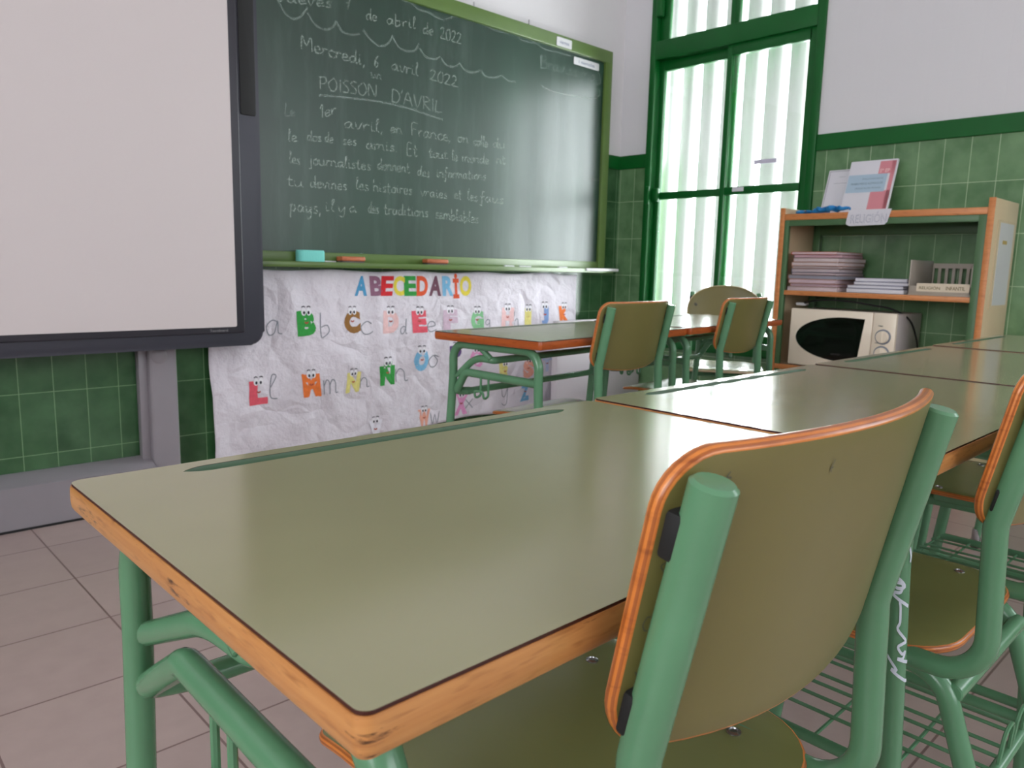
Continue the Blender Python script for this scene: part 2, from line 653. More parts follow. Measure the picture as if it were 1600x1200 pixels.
# single-stroke school handwriting: x-height 1, ascender 2, descender -0.9; (advance, strokes)
HAND = {
    'a': (1.15, [[(.85, .85), (.5, 1), (.1, .6), (.25, .05), (.6, .2), (.85, .95), (.85, .2), (1.1, .1)]]),
    'b': (1.0, [[(.1, 2), (.12, 0), (.45, 0), (.75, .4), (.6, .9), (.15, .75)]]),
    'c': (.9, [[(.8, .8), (.5, 1), (.1, .6), (.25, .08), (.6, 0), (.9, .2)]]),
    'd': (1.15, [[(.85, .85), (.5, 1), (.1, .6), (.25, .05), (.6, .2), (.85, .9), (.9, 2), (.88, .2), (1.1, .1)]]),
    'e': (.95, [[(.1, .45), (.75, .6), (.6, .98), (.25, .9), (.1, .4), (.35, 0), (.9, .2)]]),
    'f': (.8, [[(.75, 1.85), (.45, 1.95), (.35, 1.2), (.3, -.7), (.1, -.6)], [(.1, .95), (.7, 1)]]),
    'g': (1.1, [[(.85, .85), (.5, 1), (.1, .6), (.3, .1), (.8, .4), (.85, .95), (.8, -.6), (.4, -.85), (.2, -.6)]]),
    'h': (1.1, [[(.15, 2), (.15, 0)], [(.15, .6), (.5, 1), (.8, .75), (.85, .1), (1.05, .1)]]),
    'i': (.6, [[(.2, 1), (.22, .15), (.5, .1)], [(.22, 1.4), (.26, 1.45)]]),
    'j': (.6, [[(.35, 1), (.35, -.7), (.05, -.7)], [(.36, 1.4), (.40, 1.45)]]),
    'k': (1.0, [[(.12, 2), (.12, 0)], [(.75, 1), (.15, .5), (.85, 0)]]),
    'l': (.6, [[(.2, 1), (.45, 1.9), (.25, 1.95), (.2, .3), (.5, .05)]]),
    'm': (1.6, [[(.1, 1), (.12, 0)], [(.12, .6), (.4, 1), (.65, .8), (.65, 0)], [(.65, .6), (.95, 1), (1.25, .8), (1.28, .1), (1.5, .1)]]),
    'n': (1.15, [[(.1, 1), (.12, 0)], [(.12, .6), (.45, 1), (.8, .75), (.82, .1), (1.05, .1)]]),
    'o': (1.0, [[(.5, 1), (.1, .6), (.25, .05), (.65, .05), (.85, .55), (.55, 1), (.95, .85)]]),
    'p': (1.05, [[(.15, 1), (.1, -.9)], [(.13, .6), (.45, 1), (.8, .7), (.65, .1), (.2, .15)]]),
    'q': (1.1, [[(.85, .85), (.5, 1), (.1, .6), (.3, .1), (.8, .4), (.85, .95), (.85, -.9)]]),
    'r': (.8, [[(.1, 1), (.14, 0)], [(.13, .5), (.4, .95), (.75, .9)]]),
    's': (.85, [[(.7, .9), (.4, 1), (.25, .7), (.65, .35), (.5, .02), (.1, .1)]]),
    't': (.85, [[(.35, 1.7), (.32, .2), (.55, 0), (.8, .15)], [(.05, 1.05), (.7, 1.1)]]),
    'u': (1.15, [[(.1, 1), (.15, .2), (.5, .02), (.8, .5), (.85, 1), (.88, .15), (1.1, .1)]]),
    'v': (.95, [[(.1, 1), (.42, 0), (.8, 1), (.95, .95)]]),
    'w': (1.4, [[(.1, 1), (.4, 0), (.7, .8), (1.0, 0), (1.3, 1)]]),
    'x': (.9, [[(.1, 1), (.8, 0)], [(.8, 1), (.1, 0)]]),
    'y': (1.05, [[(.1, 1), (.2, .2), (.5, .1), (.85, 1)], [(.85, 1), (.75, -.6), (.4, -.85), (.15, -.6)]]),
    'z': (.9, [[(.1, 1), (.8, 1), (.1, 0), (.85, .05)]]),
    'A': (1.4, [[(.05, 0), (.6, 2), (1.2, 0)], [(.3, .8), (.95, .8)]]),
    'B': (1.2, [[(.1, 0), (.15, 2)], [(.1, 1.95), (.75, 1.95), (.85, 1.4), (.2, 1.05), (.95, .9), (.9, .1), (.1, 0)]]),
    'D': (1.3, [[(.1, 0), (.15, 2)], [(.05, 1.95), (.8, 1.8), (1.15, 1), (.8, .1), (.05, 0)]]),
    'E': (1.1, [[(.9, 1.9), (.15, 1.95), (.1, 0), (.9, .05)], [(.12, 1), (.75, 1.05)]]),
    'F': (1.1, [[(.95, 2), (.1, 1.95), (.12, 0)], [(.1, 1.05), (.75, 1.1)]]),
    'I': (.5, [[(.22, 2), (.22, 0)]]),
    'J': (1.0, [[(.2, 1.95), (.9, 1.95)], [(.6, 1.95), (.6, .3), (.3, 0), (.05, .3)]]),
    'L': (1.1, [[(.3, 2), (.12, .05), (.95, .1)]]),
    'M': (1.6, [[(.1, 0), (.2, 2), (.7, .7), (1.25, 2), (1.4, 0)]]),
    'N': (1.4, [[(.1, 0), (.15, 2), (1.1, 0), (1.2, 2)]]),
    'O': (1.5, [[(.7, 2), (.1, 1.2), (.3, .1), (.9, .05), (1.25, .9), (1.0, 1.85), (.65, 2)]]),
    'P': (1.2, [[(.15, 0), (.2, 2)], [(.0, 1.9), (.8, 2), (1.0, 1.4), (.7, .95), (.2, 1)]]),
    'R': (1.3, [[(.15, 0), (.2, 2)], [(.1, 1.95), (.8, 1.95), (.95, 1.4), (.2, 1.0), (1.1, 0)]]),
    'S': (1.1, [[(.9, 1.8), (.5, 2), (.15, 1.5), (.8, .8), (.75, .1), (.1, .1)]]),
    'V': (1.3, [[(.05, 2), (.55, 0), (1.15, 2)]]),
    '0': (1.1, [[(.5, 2), (.1, 1.2), (.25, .1), (.75, .1), (.95, 1), (.75, 1.9), (.45, 2)]]),
    '1': (.7, [[(.1, 1.4), (.4, 2), (.4, 0)]]),
    '2': (1.1, [[(.1, 1.6), (.45, 2), (.8, 1.6), (.5, .7), (.1, .05), (1.0, .1)]]),
    '4': (1.1, [[(.7, 0), (.65, 2), (.05, .7), (1.0, .7)]]),
    '6': (1.0, [[(.8, 1.95), (.25, 1.2), (.1, .4), (.45, 0), (.8, .4), (.5, .95), (.15, .6)]]),
    '7': (1.0, [[(.1, 1.95), (.85, 1.95), (.4, 0)], [(.25, 1), (.8, 1.05)]]),
    ',': (.45, [[(.25, .15), (.1, -.4)]]),
    '.': (.4, [[(.15, .0), (.22, .06)]]),
    "'": (.35, [[(.15, 2.1), (.08, 1.6)]]),
    ' ': (.7, []),
}


def hand_word(bm, word, x0, z0, x1, z1, xh, wd, to3, mi=0):
    adv = sum(HAND[c][0] for c in word)
    s = (x1 - x0) / adv
    cx = 0.0
    caps = word.upper() == word and word.lower() != word
    vs = xh / 2 if (caps or word.isdigit()) else xh
    for ch in word:
        a, st = HAND[ch]
        for p in st:
            if len(p) == 2:
                q = p
            else:
                q = smooth_line(p, 4)
            pts = []
            for (u, v) in q:
                f = (cx + u) / adv
                pts.append((x0 + (x1 - x0) * f, z0 + (z1 - z0) * f + v * vs))
            add_ribbon(bm, pts, wd, to3, mi)
        cx += a

# ------------------------------------------------------------------ materials
M = {}
M['floor'] = floor_material()
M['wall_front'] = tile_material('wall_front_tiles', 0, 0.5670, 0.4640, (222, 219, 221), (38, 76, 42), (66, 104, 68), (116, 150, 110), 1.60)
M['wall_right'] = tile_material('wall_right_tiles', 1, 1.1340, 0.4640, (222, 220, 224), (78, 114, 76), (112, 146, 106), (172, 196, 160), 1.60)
M['plaster'] = plain('white_plaster', (226, 224, 224), 0.85)
M['green_paint'] = plain('dark_green_gloss', (4, 90, 32), 0.40, var=0.06, spec=0.35)
M['glass'] = glass_material()
M['slat'] = slat_material()
M['tube'] = plain('green_tube', (90, 136, 102), 0.22, var=0.05, vscale=20)
M['laminate'] = plain('olive_laminate', (148, 144, 112), 0.15, var=0.03, vscale=5, bump=0.02, bscale=300, spec=0.6)
M['chair_lam'] = plain('chair_laminate', (112, 104, 58), 0.36, var=0.05, vscale=6)
M['seat_lam'] = plain('seat_laminate', (116, 120, 72), 0.25, var=0.05, vscale=6)
M['beech'] = wood('beech_edge', (202, 146, 88), (174, 112, 60), 0.28, scuff=1.0, scratch=1.0)
M['beech_plain'] = wood('varnished_beech', (184, 92, 40), (156, 72, 30), 0.28)
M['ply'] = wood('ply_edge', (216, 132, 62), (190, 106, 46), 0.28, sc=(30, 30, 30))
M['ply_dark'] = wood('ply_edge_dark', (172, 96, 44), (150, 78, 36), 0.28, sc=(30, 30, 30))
M['core_line'] = plain('dark_core_line', (60, 22, 16), 0.4)
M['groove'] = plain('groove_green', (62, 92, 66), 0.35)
M['black'] = plain('black_plastic', (22, 22, 26), 0.35)
M['rubber'] = plain('black_rubber', (16, 16, 17), 0.7)
M['steel'] = plain('grey_steel', (170, 168, 170), 0.25, metal=0.9)
M['corr'] = plain('correction_fluid', (205, 212, 224), 0.6)
M['ink'] = plain('grey_ink', (86, 86, 70), 0.6)
M['chalkboard'] = board_material()
M['board_frame'] = plain('olive_green_frame', (88, 114, 54), 0.34, var=0.05)
M['chalk'] = chalk_material('white_chalk', (196, 212, 202), 0.50)
M['chalk_faint'] = chalk_material('faint_chalk', (186, 204, 196), 0.36)
M['white_plastic'] = plain('white_plastic', (222, 222, 224), 0.4)
M['screen'] = plain('matt_white_screen', (204, 194, 194), 0.55, spec=0.3)
M['bezel'] = plain('dark_bezel', (44, 42, 50), 0.35)
M['bezel2'] = plain('charcoal_frame', (52, 52, 62), 0.38)
M['logo'] = plain('grey_logo', (150, 148, 150), 0.5)
M['grey_metal'] = plain('grey_metal_stand', (142, 136, 142), 0.35, var=0.03)
M['poster'] = paper_material('poster_paper', (222, 216, 225), crease=True)
M['paper'] = paper_material('white_paper', (222, 220, 228))
M['paper_cream'] = paper_material('cream_label', (226, 212, 190))
M['shelf_wood'] = wood('shelf_wood_edge', (214, 140, 82), (196, 120, 66), 0.4, sc=(3, 3, 60))
M['shelf_lam'] = plain('beige_laminate', (206, 184, 150), 0.38, var=0.03)
M['shelf_green'] = plain('shelf_green_trim', (74, 108, 70), 0.4)
M['micro'] = plain('cream_enamel', (238, 224, 204), 0.3)
M['micro_side'] = plain('grey_enamel', (196, 186, 184), 0.4)
M['dark_glass'] = plain('dark_oven_glass', (6, 5, 5), 0.08)
M['tray'] = plain('grey_smoke_plastic', (172, 162, 150), 0.3)
M['eraser_wood'] = wood('eraser_wood', (196, 112, 70), (176, 92, 54), 0.5)
M['felt'] = plain('eraser_felt', (90, 86, 84), 0.9)
M['sponge'] = plain('turquoise_sponge', (120, 205, 196), 0.9, bump=0.4, bscale=120)
M['cord'] = plain('black_cord', (14, 14, 15), 0.5)
M['blue'] = plain('bright_blue', (28, 126, 190), 0.5)
M['pink'] = plain('pink_print', (216, 138, 148), 0.5)
M['sky_print'] = plain('light_blue_print', (172, 194, 212), 0.5)
M['grey_txt'] = plain('grey_print', (120, 138, 156), 0.6)
M['pencil'] = plain('pencil_grey', (128, 132, 142), 0.8)
M['title_grey'] = plain('light_outline', (104, 114, 146), 0.7)
M['eye_white'] = plain('drawn_eye_white', (236, 234, 240), 0.8)
M['eye_black'] = plain('drawn_eye_black', (32, 28, 44), 0.8)
M['mouth'] = plain('drawn_mouth_red', (170, 70, 52), 0.8)
INK = dict(blue=(78, 152, 196), mauve=(140, 96, 120), red=(206, 34, 44), yellow=(222, 204, 70), green=(46, 150, 62), vermilion=(218, 84, 44), plum=(112, 70, 88),
           sky=(120, 178, 214), brown=(146, 102, 50), pale_pink=(230, 190, 190), rose=(222, 88, 104), mauve_pale=(206, 182, 200), light_green=(130, 190, 140),
           pale_yellow=(222, 212, 130), denim=(124, 152, 200), orange=(232, 120, 54), peach=(232, 168, 148), pink=(222, 150, 196), purple=(92, 66, 120),
           pale_blue=(196, 206, 230), white=(226, 224, 234))
for k, v in INK.items():
    M['ink_' + k] = plain('crayon_' + k, v, 0.85, var=0.10, vscale=60)


def pale_spines(i, rgb):
    return plain('workbook_pages', rgb, 0.8, var=0.06, vscale=30)


# ------------------------------------------------------------------ the setting
X0, X1, Y0, Y1, HH = ROOM['x0'], ROOM['x1'], ROOM['y0'], ROOM['y1'], ROOM['h']
T_W = 0.16


def structure(name, bm, mats, parent=None, label=None):
    o = link_obj(name, bm, mats, parent, smooth=False)
    if parent is None:
        o['kind'] = 'structure'
    if label:
        o['label'] = label
    return o


bm = bmesh.new()
add_box(bm, (X0 - T_W, Y0 - T_W, -0.12), (X1 + T_W, Y1 + T_W, 0.0))
structure('floor', bm, M['floor'], label='pinkish grey square floor tiles with dark joints')
bm = bmesh.new()
add_box(bm, (X0 - T_W, Y0 - T_W, HH), (X1 + T_W, Y1 + T_W, HH + 0.12))
structure('ceiling', bm, M['plaster'], label='plain white ceiling')
bm = bmesh.new()
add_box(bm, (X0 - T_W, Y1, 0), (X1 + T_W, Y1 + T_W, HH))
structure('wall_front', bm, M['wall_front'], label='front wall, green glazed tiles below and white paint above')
bm = bmesh.new()
a_, b_, c_, d_ = WIN_BACK
add_box(bm, (X0 - T_W, Y0 - T_W, 0), (a_, Y0, HH))
add_box(bm, (b_, Y0 - T_W, 0), (X1 + T_W, Y0, HH))
add_box(bm, (a_, Y0 - T_W, 0), (b_, Y0, c_))
add_box(bm, (a_, Y0 - T_W, d_), (b_, Y0, HH))
structure('wall_back', bm, M['plaster'], label='plain back wall with a wide window')


def wall_with_holes(name, xa, xb, holes, mat, label):
    """a wall across X thickness xa..xb running along Y, with window openings (y0,y1,z0,z1)"""
    bm = bmesh.new()
    ys = sorted({Y0, Y1, *[h[0] for h in holes], *[h[1] for h in holes]})
    for a, b in zip(ys, ys[1:]):
        hs = [h for h in holes if h[0] <= a + 1e-6 and h[1] >= b - 1e-6]
        if not hs:
            add_box(bm, (xa, a, 0), (xb, b, HH))
        else:
            h = hs[0]
            add_box(bm, (xa, a, 0), (xb, b, h[2]))
            add_box(bm, (xa, a, h[3]), (xb, b, HH))
    return structure(name, bm, mat, label=label)


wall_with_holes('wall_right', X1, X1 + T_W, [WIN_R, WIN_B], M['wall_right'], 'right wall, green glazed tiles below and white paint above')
wall_with_holes('wall_left', X0 - T_W, X0, [WIN_L], M['plaster'], 'plain left wall with windows')

# painted band on top of the tiles
bm = bmesh.new()
add_box(bm, (X0, Y1 - 0.012, 1.560), (X1 - 0.012, Y1, 1.640), bev=0.003)
structure('trim_1', bm, M['green_paint'], label='dark green band above the tiles of the front wall')
bm = bmesh.new()
add_box(bm, (X1 - 0.012, WIN_R[1] + 0.001, 1.560), (X1, Y1, 1.640), bev=0.003)
add_box(bm, (X1 - 0.012, WIN_B[1] + 0.06, 1.560), (X1, WIN_R[0] - 0.001, 1.640), bev=0.003)
structure('trim_2', bm, M['green_paint'], label='dark green band above the tiles of the right wall')

# ------------------------------------------------------------------ window 1
y0, y1, z0, z1 = WIN_R
FX = X1 - 0.02                         # room side face of the frame
wroot = empty('window_1', (X1, (y0 + y1) / 2, z0))
wroot['kind'] = 'structure'
wroot['label'] = 'tall green framed sliding window over white vertical slats, with a two pane light on top'


def wpart(name, boxes, mat, bev=0.004, kids=None):
    bm = bmesh.new()
    for lo, hi in boxes:
        add_box(bm, (lo[0] - X1, lo[1] - (y0 + y1) / 2, lo[2] - z0), (hi[0] - X1, hi[1] - (y0 + y1) / 2, hi[2] - z0), bev=bev)
    o = link_obj(name, bm, mat, wroot, smooth=True, angle=30)
    return o


RZ0, RZ1 = 2.165, 2.268               # the rail between the two lights
wpart('outer_frame', [((FX, y0, z0), (FX + 0.10, y0 + 0.040, z1)), ((FX, y1 - 0.040, z0), (FX + 0.10, y1, z1)),
                      ((FX, y0 + 0.04, z1 - 0.04), (FX + 0.10, y1 - 0.04, z1)), ((FX - 0.03, y0, z0 - 0.03), (FX + 0.10, y1, z0 + 0.035)),
                      ((FX, y0 + 0.04, RZ0), (FX + 0.10, y1 - 0.04, RZ1))], M['green_paint'])
MY = 2.362                             # the meeting stiles
# left sash (towards the corner) runs in the outer track, right sash in the inner one
for nm, a, b, xo in (('sash', MY - 0.022, y1 - 0.04, 0.055), ('sash', y0 + 0.04, MY + 0.022, 0.018)):
    xs, xe = FX + xo, FX + xo + 0.032
    s = 0.030
    wpart(nm, [((xs, a, z0 + 0.035), (xe, a + s + 0.012, RZ0)), ((xs, b - s, z0 + 0.035), (xe, b, RZ0)),
               ((xs, a + s, RZ0 - 0.055), (xe, b - s, RZ0)), ((xs, a + s, z0 + 0.035), (xe, b - s, z0 + 0.085)),
               ((xs, a + s, 1.370), (xe, b - s, 1.412))], M['green_paint'], 0.003)
    bm = bmesh.new()
    for za, zb in ((z0 + 0.085, 1.370), (1.412, RZ0 - 0.055)):
        add_box(bm, (xs + 0.012 - X1, a + s - (y0 + y1) / 2, za - z0), (xs + 0.017 - X1, b - s - (y0 + y1) / 2, zb - z0))
    link_obj('window_pane', bm, M['glass'], wroot, smooth=False)
# top light: two panes
for a, b in ((MY + 0.0, y1 - 0.04), (y0 + 0.04, MY + 0.0)):
    xs, xe = FX + 0.035, FX + 0.067
    s = 0.026
    wpart('top_light', [((xs, a, RZ1), (xe, a + s, z1 - 0.04)), ((xs, b - s - (0.035 if b > MY + .1 else 0), RZ1), (xe, b, z1 - 0.04)),
                        ((xs, a + s, RZ1), (xe, b - s, RZ1 + 0.012)), ((xs, a + s, z1 - 0.09), (xe, b - s, z1 - 0.04))], M['green_paint'], 0.003)
    bm = bmesh.new()
    add_box(bm, (xs + 0.012 - X1, a + s - (y0 + y1) / 2, RZ1 + 0.012 - z0), (xs + 0.017 - X1, b - s - (y0 + y1) / 2, z1 - 0.09 - z0))
    link_obj('window_pane', bm, M['glass'], wroot, smooth=False)
# latch of the left sash
bm = bmesh.new()
cy = (y0 + y1) / 2
add_box(bm, (FX - 0.014 - X1, y1 - 0.045 - cy, 1.34 - z0), (FX + 0.004 - X1, y1 - 0.018 - cy, 1.445 - z0), bev=0.006)
add_box(bm, (FX + 0.02 - X1, y1 - 0.085 - cy, 1.355 - z0), (FX + 0.05 - X1, y1 - 0.042 - cy, 1.435 - z0), bev=0.008)
link_obj('window_latch', bm, M['green_paint'], wroot)
bm = bmesh.new()
add_box(bm, (FX - 0.012 - X1, y1 - 0.075 - cy, 2.40 - z0), (FX + 0.03 - X1, y1 - 0.03 - cy, 2.50 - z0), bev=0.012)
link_obj('window_hinge', bm, M['green_paint'], wroot)
# white tape left on the middle rail, a strip on the glass, a spot low down
bm = bmesh.new()
add_box(bm, (FX + 0.015 - X1, 2.232 - cy, 1.386 - z0), (FX + 0.018 - X1, 2.300 - cy, 1.408 - z0))
tag(link_obj('tape_scrap', bm, M['paper'], wroot, smooth=False), label='white tape scrap on the middle rail')
bm = bmesh.new()
add_box(bm, (FX + 0.026 - X1, 2.055 - cy, 1.524 - z0), (FX + 0.0295 - X1, 2.185 - cy, 1.546 - z0), M=None)
tag(link_obj('tape_strip', bm, plain('pale_lilac_tape', (206, 202, 222), 0.7), wroot, smooth=False), label='pale tape strip on the right pane')
bm = bmesh.new()
add_box(bm, (FX + 0.063 - X1, 2.800 - cy, 0.742 - z0), (FX + 0.0665 - X1, 2.818 - cy, 0.752 - z0), M=None)
link_obj('tape_spot', bm, M['paper'], wroot, smooth=False)

# white vertical slats outside the glass
for i in range(10):
    yy = 1.80 + i * 0.137
    bm = bmesh.new()
    prof = []
    for k in range(9):
        t = k / 8 - 0.5
        prof.append((0.034 * ((2 * t) ** 2), t * 0.100))
    prof2 = [(p[0] + 0.006, p[1]) for p in reversed(prof)]
    add_prism(bm, prof + prof2, 0.30, 3.0)
    o = link_obj('sun_slat', bm, M['slat'], None)
    o.location = (X1 + 0.20, yy, 0)
    o.rotation_euler = (0, 0, math.radians(14))
    tag(o, 'white vertical sun slat standing outside the green window', 'slat', 'vertical slats outside the window')

# ------------------------------------------------------------------ blackboard
BX0, BX1, BZ0, BZ1 = 0.62, 3.665, 0.985, 2.212
BY = 3.055
bb = empty('chalkboard', ((BX0 + BX1) / 2, Y1, 1.6), 0, 'long green chalkboard covered with chalk writing in an olive green frame', 'chalkboard')


def at_board(bm):
    off = Vector(((BX0 + BX1) / 2, Y1, 1.6))
    for v in bm.verts:
        v.co -= off
    return bm


bm = bmesh.new()
add_box(bm, (BX0, BY, BZ0 - 0.02), (BX1, Y1 - 0.002, BZ1))
link_obj('writing_surface', at_board(bm), M['chalkboard'], bb, smooth=False)
bm = bmesh.new()
add_box(bm, (BX0, BY - 0.016, BZ1 - 0.070), (BX1, BY + 0.02, BZ1), bev=0.004)
add_box(bm, (BX1 - 0.062, BY - 0.016, BZ0 - 0.03), (BX1, BY + 0.02, BZ1 - 0.066), bev=0.004)
add_box(bm, (BX0, BY - 0.016, BZ0 - 0.03), (BX0 + 0.06, BY + 0.02, BZ1 - 0.066), bev=0.004)
add_box(bm, (BX0, BY - 0.010, BZ0 - 0.045), (BX1, BY + 0.02, BZ0 + 0.006), bev=0.003)
link_obj('board_frame', at_board(bm), M['board_frame'], bb, angle=30)
bm = bmesh.new()
add_box(bm, (1.415, BY - 0.075, 0.925), (BX1 + 0.01, BY - 0.008, 0.943), bev=0.005)
add_box(bm, (1.415, BY - 0.078, 0.925), (BX1 + 0.01, BY - 0.068, 0.950), bev=0.004)
link_obj('chalk_tray', at_board(bm), M['board_frame'], bb, angle=30)
bm = bmesh.new()
add_box(bm, (3.42, BY - 0.085, 0.934), (3.72, BY - 0.02, 0.952), bev=0.006)
tag(link_obj('tray_end', at_board(bm), M['white_plastic'], bb, angle=30), label='white tray end')


def on_board(u, v):
    return Vector((u, BY - 0.0012, v))


WORDS= [('Jueves', 1.548, 1.989, 1.806, 2.022, 0.0245), ('7', 1.868, 2.032, 1.897, 2.039, 0.0522), ('de', 1.972, 2.014, 2.032, 2.019, 0.024), ('abril', 2.08, 2.019, 2.247, 2.034, 0.0246), ('de', 2.284, 2.022, 2.349, 2.027, 0.0255), ('2022', 2.387, 2.023, 2.523, 2.022, 0.052), ('Mercredi,', 1.652, 1.826, 1.97, 1.817, 0.0279), ('6', 2.014, 1.822, 2.041, 1.825, 0.0493), ('avril', 2.107, 1.826, 2.263, 1.826, 0.0279), ('2022', 2.328, 1.823, 2.502, 1.817, 0.0494), ('un', 1.997, 1.775, 2.058, 1.772, 0.0219), ('POISSON', 1.736, 1.679, 2.031, 1.695, 0.0524), ("D'AVRIL", 2.107, 1.688, 2.403, 1.681, 0.0564), ('Le', 1.574, 1.547, 1.623, 1.549, 0.0256), ('1er', 1.737, 1.561, 1.819, 1.589, 0.0265), ('avril,', 1.856, 1.537, 2.065, 1.543, 0.0272), ('en', 2.1, 1.551, 2.172, 1.552, 0.0228), ('France,', 2.22, 1.552, 2.461, 1.553, 0.0292), ('on', 2.502, 1.558, 2.577, 1.561, 0.0246), ('colle', 2.607, 1.556, 2.707, 1.555, 0.025), ('du', 2.738, 1.559, 2.829, 1.563, 0.0256), ('le', 1.586, 1.446, 1.63, 1.449, 0.0233), ('dos', 1.675, 1.46, 1.745, 1.463, 0.0211), ('de', 1.76, 1.465, 1.804, 1.465, 0.0215), ('ses', 1.849, 1.465, 1.921, 1.469, 0.0219), ('amis.', 1.968, 1.461, 2.143, 1.467, 0.0252), ('Et', 2.194, 1.458, 2.258, 1.46, 0.0293), ('tout', 2.323, 1.464, 2.442, 1.468, 0.024), ('le', 2.466, 1.465, 2.507, 1.466, 0.0246), ('monde', 2.532, 1.466, 2.718, 1.473, 0.0249), ('rit', 2.767, 1.481, 2.831, 1.485, 0.0259), ('les', 1.59, 1.358, 1.643, 1.356, 0.0235), ('journalistes', 1.682, 1.363, 1.995, 1.368, 0.024), ('donnent', 2.029, 1.377, 2.213, 1.378, 0.0257), ('des', 2.255, 1.373, 2.332, 1.368, 0.0238), ('informations', 2.371, 1.375, 2.698, 1.39, 0.0244), ('tu', 1.576, 1.265, 1.656, 1.264, 0.0237), ('devines', 1.686, 1.267, 1.87, 1.269, 0.0242), ('les', 1.913, 1.278, 1.984, 1.275, 0.0253), ('histoires', 2.005, 1.277, 2.229, 1.278, 0.0258), ('vraies', 2.274, 1.276, 2.444, 1.277, 0.0241), ('et', 2.485, 1.28, 2.536, 1.28, 0.0251), ('les', 2.569, 1.283, 2.643, 1.276, 0.0254), ('faus', 2.656, 1.28, 2.828, 1.279, 0.0258), ('pays,', 1.588, 1.16, 1.74, 1.157, 0.0293), ('il', 1.753, 1.171, 1.81, 1.172, 0.0247), ('y', 1.82, 1.173, 1.865, 1.173, 0.0251), ('a', 1.879, 1.174, 1.919, 1.174, 0.0254), ('des', 1.977, 1.177, 2.039, 1.176, 0.0259), ('traditions', 2.064, 1.177, 2.325, 1.179, 0.0263), ('semblables', 2.365, 1.178, 2.65, 1.166, 0.0278), ('Bravissimo', 3.076, 2.018, 3.528, 2.024, 0.0327), ('aux', 3.492, 1.468, 3.603, 1.463, 0.0255)]
LINES= [[(1.556, 1.996), (1.578, 1.959), (1.611, 1.937), (1.649, 1.948), (1.688, 1.995)], [(1.687, 1.977), (1.719, 1.939), (1.767, 1.926), (1.805, 1.945), (1.824, 1.975)], [(1.827, 1.968), (1.855, 1.935), (1.899, 1.934), (1.938, 1.945)], [(1.958, 1.97), (1.988, 1.939), (2.038, 1.917), (2.087, 1.935), (2.114, 1.977)], [(2.118, 1.967), (2.15, 1.932), (2.204, 1.926), (2.244, 1.942), (2.262, 1.972)], [(2.266, 1.952), (2.3, 1.922), (2.354, 1.921), (2.388, 1.936)], [(2.396, 1.932), (2.424, 1.908), (2.476, 1.909), (2.512, 1.933)], [(2.516, 1.928), (2.549, 1.904), (2.608, 1.906), (2.646, 1.928)], [(2.65, 1.923), (2.685, 1.902), (2.751, 1.907), (2.791, 1.927)], [(2.795, 1.924), (2.841, 1.907), (2.892, 1.913)], [(2.164, 2.142), (2.225, 2.138), (2.261, 2.121), (2.317, 2.123), (2.363, 2.113), (2.413, 2.11)], [(2.421, 2.115), (2.492, 2.146), (2.574, 2.155), (2.658, 2.144), (2.732, 2.136), (2.848, 2.139)], [(2.884, 2.15), (2.941, 2.127), (3.037, 2.134), (3.096, 2.117), (3.197, 2.121), (3.312, 2.123)], [(3.08, 1.926), (3.181, 1.91), (3.312, 1.914), (3.505, 1.925)], [(3.506, 2.095), (3.559, 2.076), (3.574, 2.025), (3.546, 2.01)], [(3.564, 1.988), (3.578, 1.961), (3.533, 1.929)], [(1.736, 1.655), (1.864, 1.666), (2.031, 1.676), (2.208, 1.672), (2.407, 1.649)], [(3.073, 2.083), (3.081, 2.006)], [(1.924, 0.985), (1.951, 0.994)]]
TITLE= [('A', 1.945, 0.844, 0.092, 'blue'), ('B', 2.026, 0.844, 0.093, 'mauve'), ('E', 2.087, 0.844, 0.094, 'red'), ('C', 2.157, 0.844, 0.095, 'yellow'), ('E', 2.222, 0.844, 0.097, 'green'), ('D', 2.296, 0.844, 0.098, 'vermilion'), ('A', 2.379, 0.844, 0.099, 'plum'), ('R', 2.458, 0.844, 0.101, 'sky'), ('I', 2.512, 0.844, 0.102, 'vermilion'), ('O', 2.577, 0.844, 0.103, 'yellow')]
DRAW= [('B', 1.658, 0.689, 0.119, 'green'), ('C', 1.892, 0.688, 0.113, 'brown'), ('D', 2.109, 0.681, 0.118, 'pale_pink'), ('E', 2.281, 0.676, 0.118, 'rose'), ('F', 2.472, 0.677, 0.119, 'mauve_pale'), ('G', 2.655, 0.672, 0.116, 'light_green'), ('H', 2.879, 0.68, 0.12, 'pale_pink'), ('I', 3.048, 0.675, 0.116, 'pale_yellow'), ('J', 3.177, 0.687, 0.119, 'denim'), ('K', 3.341, 0.683, 0.114, 'orange'), ('L', 1.43, 0.4, 0.111, 'rose'), ('M', 1.674, 0.412, 0.111, 'orange'), ('N', 1.893, 0.405, 0.103, 'pale_yellow'), ('Ñ', 2.09, 0.433, 0.126, 'green'), ('O', 2.294, 0.482, 0.117, 'sky'), ('P', 2.509, 0.495, 0.108, 'purple'), ('Q', 2.655, 0.469, 0.104, 'pink'), ('R', 2.854, 0.382, 0.108, 'pale_yellow'), ('S', 3.053, 0.382, 0.111, 'peach'), ('T', 3.2, 0.401, 0.099, 'pale_blue'), ('V', 2.019, 0.162, 0.102, 'white'), ('W', 2.304, 0.185, 0.1, 'peach'), ('X', 2.557, 0.232, 0.125, 'pink'), ('Z', 3.032, 0.25, 0.112, 'sky')]
